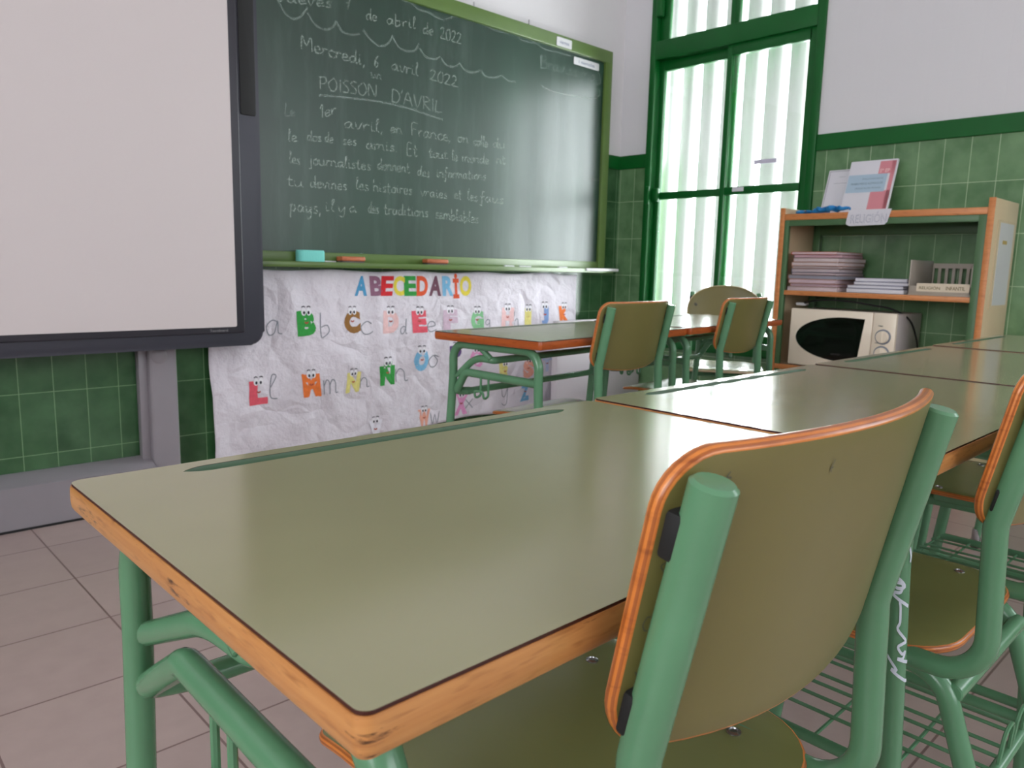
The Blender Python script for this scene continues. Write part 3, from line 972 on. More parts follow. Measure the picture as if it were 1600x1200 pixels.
SMALL= [('a', 1.506, 0.666, 0.066, 'g'), ('b', 1.753, 0.674, 0.104, 'g'), ('c', 1.968, 0.649, 0.06, 'g'), ('d', 2.184, 0.648, 0.075, 'g'), ('e', 2.357, 0.641, 0.052, 'g'), ('g', 2.729, 0.635, 0.062, 'g'), ('h', 2.948, 0.664, 0.079, 'g'), ('l', 1.497, 0.408, 0.107, 'g'), ('m', 1.768, 0.389, 0.065, 'g'), ('n', 1.959, 0.39, 0.049, 'g'), ('n', 2.177, 0.407, 0.064, 'g'), ('o', 2.371, 0.464, 0.059, 'g'), ('w', 2.378, 0.17, 0.061, 'g'), ('x', 2.61, 0.219, 0.049, 'g'), ('y', 2.863, 0.233, 0.102, 'g'), ('u', 3.265, 0.42, 0.054, 'g')]
GRAF = [[(0.8636, 0.612), (0.861, 0.6077), (0.844, 0.6121), (0.8661, 0.6026), (0.8744, 0.5952), (0.8612, 0.5928), (0.8535, 0.5988), (0.8698, 0.5983), (0.8673, 0.5885), (0.8553, 0.5871), (0.8577, 0.5827), (0.8846, 0.5714), (0.8676, 0.5779), (0.8683, 0.5706), (0.8686, 0.5529), (0.8653, 0.5438), (0.8828, 0.5302), (0.8758, 0.5274), (0.867, 0.5228), (0.8754, 0.5147), (0.8823, 0.5174), (0.8769, 0.509), (0.8669, 0.5088), (0.8924, 0.5033)], [(0.8759, 0.6458), (0.8837, 0.6314), (0.8833, 0.6235)], [(0.848, 0.5106), (0.8667, 0.4946), (0.8569, 0.4945), (0.8838, 0.4824), (0.8987, 0.4799)]]

for wd_, ax, az, bx, bz, xh in WORDS:
    bm = bmesh.new()
    faint = ax > 2.95 or wd_ in ('un', 'Le')
    hand_word(bm, wd_, ax, az, bx, bz, xh, 0.0056 if wd_ in ('pays,', 'Mercredi,', '7') else 0.0046, on_board)
    link_obj('chalk_word', at_board(bm), M['chalk_faint' if faint else 'chalk'], bb, smooth=False)
for L in LINES:
    bm = bmesh.new()
    add_ribbon(bm, smooth_line(L, 5), 0.0085, lambda u, v: Vector((u, BY - 0.0010, v)))
    link_obj('chalk_line', at_board(bm), M['chalk_faint'], bb, smooth=False)
# two strips of white label at the upper right
for nm, quad, txt in (('frame_label', (3.178, 2.150, 3.300, 2.197), 'viernes'), ('board_label', (3.338, 2.086, 3.556, 2.126), '1 miercoles')):
    bm = bmesh.new()
    yy = BY - (0.0190 if nm == 'frame_label' else 0.004)
    add_prism(bm, rrect(quad[0], quad[1], quad[2], quad[3], 0.006, 3), 0, 0.002, 0, Matrix(((1, 0, 0, 0), (0, 0, 1, yy), (0, 1, 0, 0), (0, 0, 0, 1))))
    t = fit_text(txt, (quad[2] - quad[0]) * 0.62, 0.018)
    MM = Matrix(((1, 0, 0, (quad[0] + quad[2]) / 2), (0, 0, -1, yy - 0.0006), (0, 1, 0, (quad[1] + quad[3]) / 2), (0, 0, 0, 1)))
    join(bm, t, 1, MM)
    tag(link_obj(nm, at_board(bm), [M['white_plastic'], M['title_grey']], bb, smooth=False), label='white strip label with pale lettering')
for nx, nz in ((2.614, 2.222), (3.0, 2.226)):
    bm = bmesh.new()
    add_tube(bm, fillet([(nx, 3.098, nz), (nx, 3.075, nz), (nx, 3.075, nz + 0.022)], 0.006), 0.003, 8)
    link_obj('wall_hook', at_board(bm), M['steel'], bb)

# ------------------------------------------------------------------ things on the chalk tray
TZ = 0.944
bm = bmesh.new()
add_prism(bm, rrect(-0.062, -0.024, 0.062, 0.024, 0.016, 5), 0, 0.054, bev=0.008)
o = link_obj('sponge', bm, M['sponge'])
o.location = (1.658, 3.012, TZ)
tag(o, 'turquoise foam sponge at the left end of the chalk tray', 'sponge')
er = []
for i, (ex, a) in enumerate(((1.862, 4), (2.340, -3))):
    r = empty('board_eraser', (ex, 3.0155, TZ), math.radians(a), ('orange brown wooden board eraser beside the turquoise sponge', 'reddish wooden board eraser above the coloured poster title')[i], 'eraser', 'wooden erasers on the chalk tray')
    if i == 0:
        bm = bmesh.new()
        add_box(bm, (-0.060, -0.022, 0.0003), (0.060, 0.022, 0.012), bev=0.003)
        f = link_obj('felt_pad', bm, M['felt'], r)
        bm = bmesh.new()
        add_prism(bm, rrect(-0.064, -0.024, 0.064, 0.024, 0.006, 4), 0.012, 0.032, bev=0.006)
        b = link_obj('wooden_back', bm, M['eraser_wood'], r)
        er = [f, b]
    else:
        for q in er:
            c = q.copy()
            C.objects.link(c)
            c.parent = r
for cx_, ln, rz, lb in ((1.768, 0.055, 0.03, 'white chalk stick lying behind the turquoise sponge'), (2.83, 0.075, 0.1, 'white chalk stick near the right end of the tray, left piece of three'),
                        (2.95, 0.08, -0.08, 'white chalk stick near the right end of the tray, middle piece of three'), (3.25, 0.075, 0.05, 'white chalk stick near the right end of the tray, right piece of three')):
    bm = bmesh.new()
    add_tube(bm, [(-ln / 2, 0, 0.006), (ln / 2, 0, 0.006)], 0.006, 10, radf=lambda t: 0.0062 - 0.0008 * t)
    o = link_obj('chalk_stick', bm, M['white_plastic'])
    o.location = (cx_, 3.005 if cx_ > 2 else 3.036, TZ)
    o.rotation_euler = (0, 0, rz)
    tag(o, lb, 'chalk', 'chalk sticks on the tray')

# ------------------------------------------------------------------ alphabet poster
PX0, PX1, PZ0, PZ1 = 1.232, 3.44, 0.160, 0.913


def poster_y(x, z):
    n1 = noise.noise(Vector((x * 3.1, 0.3, z * 1.7)))
    n2 = noise.noise(Vector((x * 9 + z * 4, 2.3, z * 5 - x * 2)))
    n3 = abs(noise.noise(Vector((x * 5.0 - z * 3.0, 5.1, z * 2.2 + x))))
    free = max(0.0, min(1.0, (PZ1 - z) / 0.5))
    fold = 0.0
    for fx, sgn in ((1.62, 1), (2.06, 1), (2.38, -1), (2.72, 1), (3.05, -1)):
        fold += sgn * math.exp(-((x - fx + 0.10 * (z - 0.5)) / 0.045) ** 2)
    return 3.070 - (0.008 + 0.014 * free) * (n1 * 0.8 + 0.35) - 0.005 * n2 - 0.026 * (0.45 - n3) * (0.3 + 0.7 * free) - 0.008 * fold * (0.4 + 0.6 * free)


pr_ = empty('alphabet_poster', ((PX0 + PX1) / 2, Y1, PZ0), 0, 'large creased white paper poster of hand drawn coloured alphabet letters under the chalkboard', 'poster')


def at_poster(bm):
    off = Vector(((PX0 + PX1) / 2, Y1, PZ0))
    for v in bm.verts:
        v.co -= off
    return bm


bm = bmesh.new()
nx_, nz_ = 170, 60
g = [[None] * (nz_ + 1) for _ in range(nx_ + 1)]
for i in range(nx_ + 1):
    for j in range(nz_ + 1):
        u, v = i / nx_, j / nz_
        x = PX0 + (PX1 - PX0) * u
        z = PZ0 - 0.050 + 0.055 * u + (PZ1 - PZ0 + 0.050 - 0.055 * u) * v + 0.006 * math.sin(u * 23) * (1 - v) + 0.004 * math.sin(u * 31) * v
        if i == 0:
            x += 0.006 * math.sin(v * 9)
        g[i][j] = bm.verts.new((x, poster_y(x, z), z))
for i in range(nx_):
    for j in range(nz_):
        bm.faces.new((g[i][j], g[i + 1][j], g[i + 1][j + 1], g[i][j + 1]))
sheet = link_obj('paper_sheet', at_poster(bm), M['poster'], pr_, angle=180)
md = sheet.modifiers.new('thickness', 'SOLIDIFY')
md.thickness = 0.0006
md.offset = 1


def drawn_letter(ch, cx, cz, h, mat, wfac=0.75, bold=0.045, jit=0.0, face=False, lift=0.0016, seed=0):
    """crayon letter on the paper: every vertex follows the creases"""
    t = fit_text(ch, h * wfac, h * (0.86 if face else 1.0), bold)
    bmesh.ops.subdivide_edges(t, edges=[e for e in t.edges if e.calc_length() > 0.012], cuts=2)
    rnd = random.Random(seed)
    bm = bmesh.new()
    lean = rnd.uniform(-0.10, 0.10)
    for v in t.verts:
        v.co.x += v.co.y * lean + rnd.uniform(-1, 1) * jit
        v.co.y += rnd.uniform(-1, 1) * jit - (h * 0.07 if face else 0)
    join(bm, t, 0)
    if face:
        ew = h * 0.092
        top = h * 0.33
        for sx in (-1, 1):
            for (rr, hh, mi, dz, dx) in ((ew, ew * 1.45, 1, 0, 0), (ew * 0.48, ew * 0.66, 2, -ew * 0.35, sx * -0.15 * ew)):
                c = Vector((sx * ew * 1.05 + dx, top + dz, 0.0006 * mi))
                vs = [bm.verts.new(c + Vector((rr * math.cos(a), hh * math.sin(a), 0))) for a in [2 * PI * k / 14 for k in range(14)]]
                bm.faces.new(vs).material_index = mi
            add_ribbon(bm, [(sx * ew * 0.35, top + ew * 1.75), (sx * ew * 1.1, top + ew * 2.05), (sx * ew * 1.9, top + ew * 1.7)], h * 0.035, lambda u, v: Vector((u, v, 0.0006)), 2)
        add_ribbon(bm, smooth_line([(-ew * 0.8, -h * 0.02), (0, -h * 0.06), (ew * 0.8, -h * 0.02)], 4), h * 0.05, lambda u, v: Vector((u, v, 0.0006)), 3)
    for v in bm.verts:
        x, z, l = cx + v.co.x, cz + v.co.y, v.co.z
        v.co = Vector((x, poster_y(x, z) - lift - l, z))
    o = link_obj('letter_drawing' if face else 'title_letter', at_poster(bm), [mat, M['eye_white'], M['eye_black'], M['mouth']], pr_, smooth=False)
    return o


for i, (ch, cx, cz, h, col) in enumerate(TITLE):
    o = drawn_letter('İ' if ch == 'I' else ch, cx, cz, h * (1.25 if ch == 'I' else 1), M['ink_' + col], 0.32 if ch == 'I' else 0.74, 0.045, seed=i)
    o['label'] = col.replace('_', ' ') + ' title letter'
for i, (ch, cx, cz, h, col) in enumerate(DRAW):
    o = drawn_letter(ch, cx, cz, h * 1.08, M['ink_' + col], 0.72 if ch not in 'IJ' else 0.42, 0.075, 0.0014, True, seed=40 + i)
    o['label'] = col.replace('_', ' ') + ' crayon letter with drawn eyes'
for i, (ch, cx, cz, h, _c) in enumerate(SMALL):
    bm = bmesh.new()
    asc = ch in 'bdhkl'
    desc = ch in 'gy'
    xh = h / (2 if asc else (1.9 if desc else 1))
    base = cz - h / 2 + (xh * 0.9 if desc else 0)
    hand_word(bm, ch, cx - xh * 0.62, base, cx + xh * 0.62, base, xh, 0.0045, lambda u, v: Vector((u, poster_y(u, v) - 0.0016, v)))
    link_obj('pencil_letter', at_poster(bm), M['pencil'], pr_, smooth=False)

# low white panel in the corner beyond the far desks
bm = bmesh.new()
add_box(bm, (3.05, 2.84, 0.0), (3.80, 2.88, 0.66), bev=0.004)
o = link_obj('white_panel', bm, plain('white_board_panel', (206, 200, 206), 0.5))
tag(o, 'plain white low panel standing by the corner, seen under the far desks', 'panel')

# ------------------------------------------------------------------ interactive whiteboard and its stand
wb = empty('interactive_whiteboard', (0.55, 2.98, 0.61), 0, 'big white interactive board in a rounded charcoal frame', 'whiteboard')


def rel(bm, off):
    off = Vector(off)
    for v in bm.verts:
        v.co -= off
    return bm


WO = (0.55, 2.98, 0.61)
XZ = lambda y: Matrix(((1, 0, 0, 0), (0, 0, -1, y), (0, 1, 0, 0), (0, 0, 0, 1)))   # outline in x,z, extruded towards the room
WL, WR, WZ0, WZ1 = -0.42, 1.402, 0.612, 2.10
bm = bmesh.new()
add_prism(bm, rrect(WL, WZ0, WR, WZ1, 0.055, 8), 0, 0.062, 0, XZ(2.990), bev=0.016)
link_obj('outer_frame', rel(bm, WO), M['bezel2'], wb, angle=50)
bm = bmesh.new()
add_prism(bm, rrect(WL + 0.088, WZ0 + 0.052, 1.318, WZ1 - 0.05, 0.010, 4), 0, 0.012, 0, XZ(2.934), bev=0.004)
link_obj('inner_bezel', rel(bm, WO), M['bezel'], wb, angle=40)
bm = bmesh.new()
add_prism(bm, rrect(WL + 0.12, 0.689, 1.284, WZ1 - 0.075, 0.008, 4), 0, 0.003, 0, XZ(2.9225))
link_obj('white_screen', rel(bm, WO), M['screen'], wb, smooth=False)
bm = bmesh.new()
add_prism(bm, rrect(1.326, 1.50, 1.388, WZ1 - 0.06, 0.008, 4), 0, 0.006, 0, XZ(2.9290), bev=0.002)
tag(link_obj('pen_tray', rel(bm, WO), M['rubber'], wb), label='black recessed strip on the right side of the frame')
t = fit_text('Teamboard', 0.070, 0.009)
bm = bmesh.new()
join(bm, t, 0, Matrix(((1, 0, 0, 1.212), (0, 0, -1, 2.9212), (0, 1, 0, 0.6765), (0, 0, 0, 1))))
link_obj('maker_lettering', rel(bm, WO), M['logo'], wb, smooth=False)

st = empty('whiteboard_stand', (1.03, 3.05, 0.0), 0, 'grey metal stand, upright post on a low sloped floor box below the white board', 'stand')
SO = (1.03, 3.05, 0)
bm = bmesh.new()
add_prism(bm, rrect(0.985, 3.030, 1.088, 3.098, [0.012, 0.012, 0.002, 0.002], 4), 0.0, 0.655)
link_obj('post', rel(bm, SO), M['grey_metal'], st)
bm = bmesh.new()
add_box(bm, (0.955, 3.060, 0.175), (0.986, 3.098, 0.655), bev=0.002)
link_obj('post_flange', rel(bm, SO), M['grey_metal'], st)
bm = bmesh.new()
add_lathe(bm, [(0.034, 0.0), (0.034, 0.006), (0.026, 0.014), (0.008, 0.018)], 20, 0, Matrix.Translation((1.022, 3.040, 0.578)) @ Matrix.Rotation(PI / 2, 4, 'X'))
link_obj('post_cap', rel(bm, SO), M['grey_metal'], st)
bm = bmesh.new()
add_prism(bm, [(3.0, 0.0), (3.098, 0.0), (3.098, 0.185), (3.085, 0.185), (3.0, 0.155)], -2.4, 0.984, 0, Matrix(((0, 0, 1, 0), (1, 0, 0, 0), (0, 1, 0, 0), (0, 0, 0, 1))))
link_obj('base_box', rel(bm, SO), M['grey_metal'], st, angle=20)
bm = bmesh.new()
add_box(bm, (-2.4, 2.996, 0.0), (0.984, 3.0, 0.008))
link_obj('rubber_seal', rel(bm, SO), M['rubber'], st, smooth=False)


# ------------------------------------------------------------------ desks
def make_desk(L, D, label, group, x, y, rz=0.0, top=0.750, basket=True, beech='beech'):
    """school desk; local origin on the floor under the middle of the top, the sitter on the -Y side"""
    r = empty('student_desk', (x, y, 0), rz, label, 'desk', group)
    hx, hy = L / 2, D / 2
    dz = top - 0.750
    th = 0.0250
    out = rrect(-hx, -hy, hx, hy, [0.008, 0.009, 0.014, 0.012], 8)
    gy = hy - 0.030
    slot = [(sx * (L * 0.340) + 0.012 * math.cos(a) * (1 if sx > 0 else 1), gy + 0.0105 * math.sin(a)) for sx, a in
            [(1, -PI / 2 + PI * k / 8) for k in range(9)] + [(-1, PI / 2 + PI * k / 8) for k in range(9)]]
    # long tapered ends of the groove
    slot = [(px + (0.011 if px > 0 else -0.011) * (1 - abs(py - gy) / 0.0105), py) for px, py in slot]
    # wooden core
    bm = bmesh.new()
    plate_with_slot(bm, out, slot, top - 0.0022)
    prof = [(0, -0.0022), (0.0006, -0.0045), (0.0008, -th * 0.55), (0.0, -th + 0.004), (-0.0015, -th + 0.0012), (-0.005, -th)]
    rings = []
    n = len(out)
    nrm = []
    for k in range(n):
        a, b = Vector(out[k - 1]), Vector(out[(k + 1) % n])
        d = b - a
        nrm.append(Vector((d.y, -d.x)).normalized())
    for o_, z_ in prof:
        rings.append([bm.verts.new((out[k][0] + nrm[k].x * o_, out[k][1] + nrm[k].y * o_, top + z_)) for k in range(n)])
    for A, B in zip(rings, rings[1:]):
        for k in range(n):
            bm.faces.new((A[k], A[(k + 1) % n], B[(k + 1) % n], B[k]))
    bm.faces.new(rings[-1])
    bmesh.ops.remove_doubles(bm, verts=bm.verts[:], dist=1e-5)
    tb = link_obj('tabletop', bm, M[beech], r, angle=35)
    # laminate plate
    ins = 0.0008
    out2 = rrect(-hx + ins, -hy + ins, hx - ins, hy - ins, [0.0075, 0.0085, 0.0135, 0.0115], 8)
    bm = bmesh.new()
    plate_with_slot(bm, out2, slot, top)
    n2 = len(out2)
    for lp in (out2, slot):
        a = [bm.verts.new((p[0], p[1], top)) for p in lp]
        b = [bm.verts.new((p[0], p[1], top - 0.0022)) for p in lp]
        for k in range(len(lp)):
            bm.faces.new((a[k], a[(k + 1) % len(lp)], b[(k + 1) % len(lp)], b[k])).material_index = 1
    link_obj('laminate_sheet', bm, [M['laminate'], M['core_line']], r, smooth=False)
    # pen groove
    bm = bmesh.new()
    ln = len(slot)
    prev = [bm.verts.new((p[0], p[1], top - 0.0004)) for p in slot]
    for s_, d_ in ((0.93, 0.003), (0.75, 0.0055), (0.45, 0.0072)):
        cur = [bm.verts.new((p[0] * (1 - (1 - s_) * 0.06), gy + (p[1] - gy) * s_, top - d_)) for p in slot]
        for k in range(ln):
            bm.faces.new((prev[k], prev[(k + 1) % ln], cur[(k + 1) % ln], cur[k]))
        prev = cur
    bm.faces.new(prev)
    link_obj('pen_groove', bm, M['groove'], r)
    # legs: one bent tube per side carries two legs
    R = 0.0128
    zt = top - th - R + 0.003
    for s in (-1, 1):
        sx = s * (hx - 0.036)
        yb, yf = hy - 0.051, -hy + 0.032
        bm = bmesh.new()
        pts = fillet([(sx, yf - 0.030, 0.03), (sx, yf, zt - 0.10), (sx, yf, zt), (sx, yb, zt), (sx, yb, zt - 0.10), (sx, yb + 0.045, 0.03)], [0.3, 0.060, 0.046, 0.3], 8)
        add_tube(bm, pts, R, 16)
        link_obj('leg_frame', bm, M['tube'], r)
        for yy in (yf - 0.031, yb + 0.046):
            bm = bmesh.new()
            add_lathe(bm, [(0.0135, 0.012), (0.0145, 0.016), (0.0145, 0.062), (0.0130, 0.070)], 14, 0, Matrix.Translation((sx, yy, 0)))
            add_lathe(bm, [(0.012, 0.0), (0.0155, 0.003), (0.0155, 0.014), (0.013, 0.018)], 14, 1, Matrix.Translation((sx, yy, 0)))
            link_obj('foot', bm, [M['steel'], M['rubber']], r)
        # upper tube: from the back leg up to the clamp, then it is the long rail
        bm = bmesh.new()
        yc = -hy + 0.212
        bx = s * (hx - 0.038)
        add_tube(bm, fillet([(bx, yb - 0.026, zt - 0.090), (bx - s * 0.004, yc + 0.065, zt - 0.036), (bx - s * 0.012, yc, zt - 0.040), (bx - s * 0.10, yc, zt - 0.040)], [0.10, 0.010], 6), 0.0108, 12)
        add_tube(bm, [(bx, yb, zt - 0.105), (bx, yb - 0.030, zt - 0.088)], 0.0065, 10)
        link_obj('brace', bm, M['tube'], r)
        bm = bmesh.new()
        add_tube(bm, [(bx, yc + 0.045, zt - 0.004), (bx - s * 0.006, yc + 0.006, zt - 0.036)], 0.009, 10)
        link_obj('strut', bm, M['tube'], r)
        # cross bar with a bent rear end and a bag hook
        bm = bmesh.new()
        zc = zt - 0.083
        add_tube(bm, fillet([(bx, yf, zc - 0.006), (bx, -hy + 0.314, zc), (bx, yb - 0.012, zc - 0.062), (bx - s * 0.05, yb - 0.02, zc - 0.066)], [0.030, 0.012], 7), 0.0122, 14)
        link_obj('crossbar', bm, M['tube'], r)
        bm = bmesh.new()
        hk = s * 0.006
        yh = -hy + 0.245
        add_tube(bm, fillet([(bx + hk, yh, zc - 0.008), (bx + hk, yh, zc - 0.062), (bx + s * 0.025, yh + 0.004, zc - 0.070), (bx + s * 0.029, yh + 0.004, zc - 0.046),
                             (bx + s * 0.029, yh - 0.030, zc - 0.046), (bx + s * 0.025, yh - 0.030, zc - 0.070), (bx + hk, yh - 0.030, zc - 0.062), (bx + hk, yh - 0.030, zc - 0.008)], 0.008, 5), 0.0036, 8)
        link_obj('bag_hook', bm, M['tube'], r)
    # long rails
    bm = bmesh.new()
    yc = -hy + 0.212
    add_tube(bm, [(-hx + 0.12, yc, zt - 0.040), (hx - 0.12, yc, zt - 0.040)], 0.0108, 12)
    link_obj('upper_rail', bm, M['tube'], r)
    bm = bmesh.new()
    add_tube(bm, [(-hx + 0.07, hy - 0.071, zt - 0.149), (hx - 0.07, hy - 0.071, zt - 0.149)], 0.0108, 12)
    link_obj('lower_rail', bm, M['tube'], r)
    if basket:
        zb = 0.145
        for s in (-1, 1):
            bm = bmesh.new()
            sx = s * (hx - 0.036)
            add_tube(bm, [(sx, -hy + 0.010, zb), (sx, hy - 0.015, zb)], 0.0095, 10)
            link_obj('foot_rail', bm, M['tube'], r)
    return r


D_ = 0.472
YD = 0.499
desk1 = make_desk(0.698, D_, 'nearest olive green topped school desk with a bare left end', 'desks of the near row', 0.5145, YD, 0, 0.750)
desk2 = make_desk(0.728, D_, 'second desk of the near row, next beyond the nearest desk, white scribble on its leg', 'desks of the near row', 1.233, YD, 0, 0.7525)
desk3 = make_desk(0.728, D_, 'third desk of the near row, its top in front of the microwave', 'desks of the near row', 1.964, YD, 0, 0.7540)
desk4 = make_desk(0.690, D_, 'last desk of the near row, farthest right in front of the shelf unit', 'desks of the near row', 2.678, YD, 0, 0.7560)

# white correction-fluid scribble on the second desk's front left leg
bm = bmesh.new()
lx, ly = 1.233 - 0.364 + 0.036, YD - D_ / 2 + 0.036


def on_leg(u, v):
    # wrap a flat drawing round the front of the leg tube
    c = Vector((lx, ly - 0.004 - 0.030 * max(0.0, (0.615 - v) / 0.585)))
    a = (u - 0.868) / 0.0138 * 0.62
    base = -PI / 2 - 0.95
    return Vector((c.x + 0.0136 * math.cos(base + a) - 1.233, c.y + 0.0136 * math.sin(base + a) - YD, v))


for L in GRAF:
    add_ribbon(bm, smooth_line(L, 4), 0.0040, on_leg)
link_obj('scribble', bm, M['corr'], desk2, smooth=False)


# ------------------------------------------------------------------ chairs
def make_chair(label, group, x, y, rz=0.0, round_top=False, seat_mat='seat_lam', dx=0.0):
    """school chair; local origin on the floor under the seat, the sitter looks to +Y"""
    r = empty('student_chair', (x, y, 0), rz, label, 'chair', group)
    R = 0.0128
    px, lx = 0.168, 0.146
    # back posts that bend forward under the seat
    for s in (-1, 1):
        bm = bmesh.new()
        pts = fillet([(s * px, -0.2350, 0.838), (s * px, -0.198, 0.667), (s * px, -0.206, 0.478), (s * (px - 0.004), 0.10, 0.478)], [0.06, 0.052], 9)
        add_tube(bm, pts, 0.0132, 18)
        link_obj('back_post', bm, M['tube'], r)
    # leg frames: one bent tube per side
    for s in (-1, 1):
        bm = bmesh.new()
        pts = fillet([(s * (lx + 0.002), -0.300, 0.02), (s * lx, -0.155, 0.462), (s * lx, 0.155, 0.462), (s * (lx + 0.002), 0.205, 0.02)], [0.055, 0.055], 9)
        add_tube(bm, pts, R, 16)
        link_obj('leg_frame', bm, M['tube'], r)
        for yy in (-0.303, 0.207):
            bm = bmesh.new()
            add_lathe(bm, [(0.013, 0.0), (0.0165, 0.004), (0.0165, 0.020), (0.0145, 0.045)], 14, 0, Matrix.Translation((s * (lx + 0.0022), yy, 0)))
            link_obj('foot', bm, M['rubber'], r)
    bm = bmesh.new()
    add_tube(bm, [(-lx, -0.170, 0.440), (lx, -0.170, 0.440)], 0.0115, 12)
    link_obj('stretcher', bm, M['tube'], r)
    bm = bmesh.new()
    add_tube(bm, [(-lx, 0.140, 0.455), (lx, 0.140, 0.455)], 0.0100, 12)
    link_obj('front_stretcher', bm, M['tube'], r)
    # wire book rack between the legs under the seat
    zr = 0.294
    for s in (-1, 1):
        bm = bmesh.new()
        add_tube(bm, [(s * (lx - 0.004), -0.206, zr), (s * (lx - 0.004), 0.172, zr)], 0.0085, 10)
        link_obj('rack_rail', bm, M['tube'], r)
    bm = bmesh.new()
    add_tube(bm, [(-lx, -0.200, zr), (lx, -0.200, zr)], 0.0085, 10)
    link_obj('rack_bar', bm, M['tube'], r)
    bm = bmesh.new()
    for wx in (-0.075, -0.035, 0.003, 0.033, 0.085):
        add_tube(bm, [(wx, -0.200, zr + 0.004), (wx, 0.172, zr + 0.004)], 0.0028, 6)
    for wy in (-0.105, 0.0, 0.10, 0.168):
        add_tube(bm, [(-lx, wy, zr - 0.001), (lx, wy, zr - 0.001)], 0.0028, 6)
    for wx in (-0.02, 0.045):
        add_tube(bm, fillet([(wx, -0.200, zr), (wx + 0.004, -0.204, zr + 0.055), (wx + 0.045, -0.204, zr + 0.055), (wx + 0.052, -0.200, zr)], 0.018, 6), 0.0028, 6)
    tag(link_obj('book_rack', bm, M['tube'], r), label='thin wire rack')
    # seat
    out = rrect(-0.182, -0.160, 0.182, 0.203, [0.085, 0.085, 0.022, 0.022], 8)
    # more points on the straight sides
    dense = []
    for k in range(len(out)):
        a, b = Vector(out[k]), Vector(out[(k + 1) % len(out)])
        m = max(1, int((b - a).length / 0.03))
        for q in range(m):
            dense.append(tuple(a + (b - a) * q / m))

    def seat_map(u, v, t):
        z = 0.4870 - 0.006 * math.exp(-((u / 0.12) ** 2 + ((v + 0.02) / 0.12) ** 2)) - 1.2 * max(0.0, v - 0.12) ** 2
        return Vector((u + dx * 2.6, v, z + t))
    bm = bmesh.new()
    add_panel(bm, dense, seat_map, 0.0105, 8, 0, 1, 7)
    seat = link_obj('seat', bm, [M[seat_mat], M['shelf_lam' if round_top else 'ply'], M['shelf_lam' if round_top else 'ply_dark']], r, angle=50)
    for bx, by in ((-0.150, -0.085), (0.150, -0.085), (-0.150, 0.10), (0.150, 0.10)):
        bm = bmesh.new()
        add_lathe(bm, [(0.0075, 0.0), (0.0075, 0.0012), (0.0045, 0.0024), (0.004, 0.0012)], 16, 0, Matrix.Translation((bx, by, seat_map(bx, by, 0.0055).z - 0.0006)))
        link_obj('bolt', bm, M['steel'], seat)
    # backrest
    hw = 0.188
    if round_top:
        low_ = rrect(-hw, 0.672, hw, 0.80, [0.034, 0.034, 0.0001, 0.0001], 8)[:18]
        out = low_ + [(hw * math.copysign(abs(math.cos(a)) ** 0.85, math.cos(a)), 0.752 + 0.122 * abs(math.sin(a))) for a in [PI * k / 30 for k in range(31)]]
    else:
        out = rrect(-hw, 0.672, hw, 0.851, [0.034, 0.034, 0.030, 0.030], 8)
    dense = []
    for k in range(len(out)):
        a, b = Vector(out[k]), Vector(out[(k + 1) % len(out)])
        m = max(1, int((b - a).length / 0.022))
        for q in range(m):
            p = a + (b - a) * q / m
            # the lower edge sags in the middle
            low = max(0.0, 1 - (p.y - 0.672) / 0.09)
            dense.append((p.x, p.y - 0.022 * low * (1 - (p.x / hw) ** 2)))

    def back_map(u, v, t):
        sag = 0.033 * (u / hw) ** 2
        y = -0.2455 + (0.849 - v) * 0.195 + sag
        n = Vector((-2 * 0.033 * u / hw ** 2, 1, 0.195)).normalized()
        return Vector((u + dx, y, v)) + n * t
    bm = bmesh.new()
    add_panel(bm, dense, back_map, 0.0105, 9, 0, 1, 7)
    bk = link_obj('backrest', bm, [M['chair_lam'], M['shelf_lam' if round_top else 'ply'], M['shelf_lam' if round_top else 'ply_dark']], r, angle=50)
    # rubber spacers between post and backrest
    for s in (-1, 1):
        for zz in (0.806, 0.696):
            py = -0.235 + (0.838 - zz) * (0.037 / 0.171)
            c = back_map(s * px - dx, zz, -0.0045)
            bm = bmesh.new()
            MM = Matrix.Translation((s * px, 0, zz)) @ Matrix.Rotation(-0.19, 4, 'X')
            add_box(bm, (-0.0125, 0, -0.014), (0.0125, max(0.008, c.y - py), 0.014), 0, Matrix.Translation((s * px + 0.001, py, zz)) @ Matrix.Rotation(0.19, 4, 'X'), bev=0.003)
            link_obj('spacer', bm, M['rubber'], r)
    if round_top:
        for s in (-1, 1):
            bm = bmesh.new()
            c = back_map(s * 0.150, 0.775, 0.005)
            add_lathe(bm, [(0.009, -0.002), (0.009, 0.0015), (0.003, 0.0025)], 12, 0, Matrix.Translation(c) @ Matrix.Rotation(-PI / 2, 4, 'X'))
            link_obj('bolt', bm, M['ink'], r)
    return r


chair1 = make_chair('nearest school chair pushed up to the nearest desk, its curved back filling the lower right', 'school chairs', 0.4995, 0.433, dx=0.011)
chair3 = make_chair('school chair at the third desk, only seat and legs seen between the nearer chairs', 'school chairs', 1.945, 0.4200)
chair2 = make_chair('school chair at the second desk of the near row, cut off by the right edge', 'school chairs', 1.145, 0.4185)
# pencil doodles on the back of the nearest chair's backrest
rnd = random.Random(4)


def on_back(u, v):
    sag = 0.033 * (u / 0.188) ** 2
    n = Vector((-2 * 0.033 * u / 0.188 ** 2, 1, 0.195)).normalized()
    return Vector((u + 0.011, -0.2455 + (0.849 - v) * 0.195 + sag, v)) - n * 0.0057


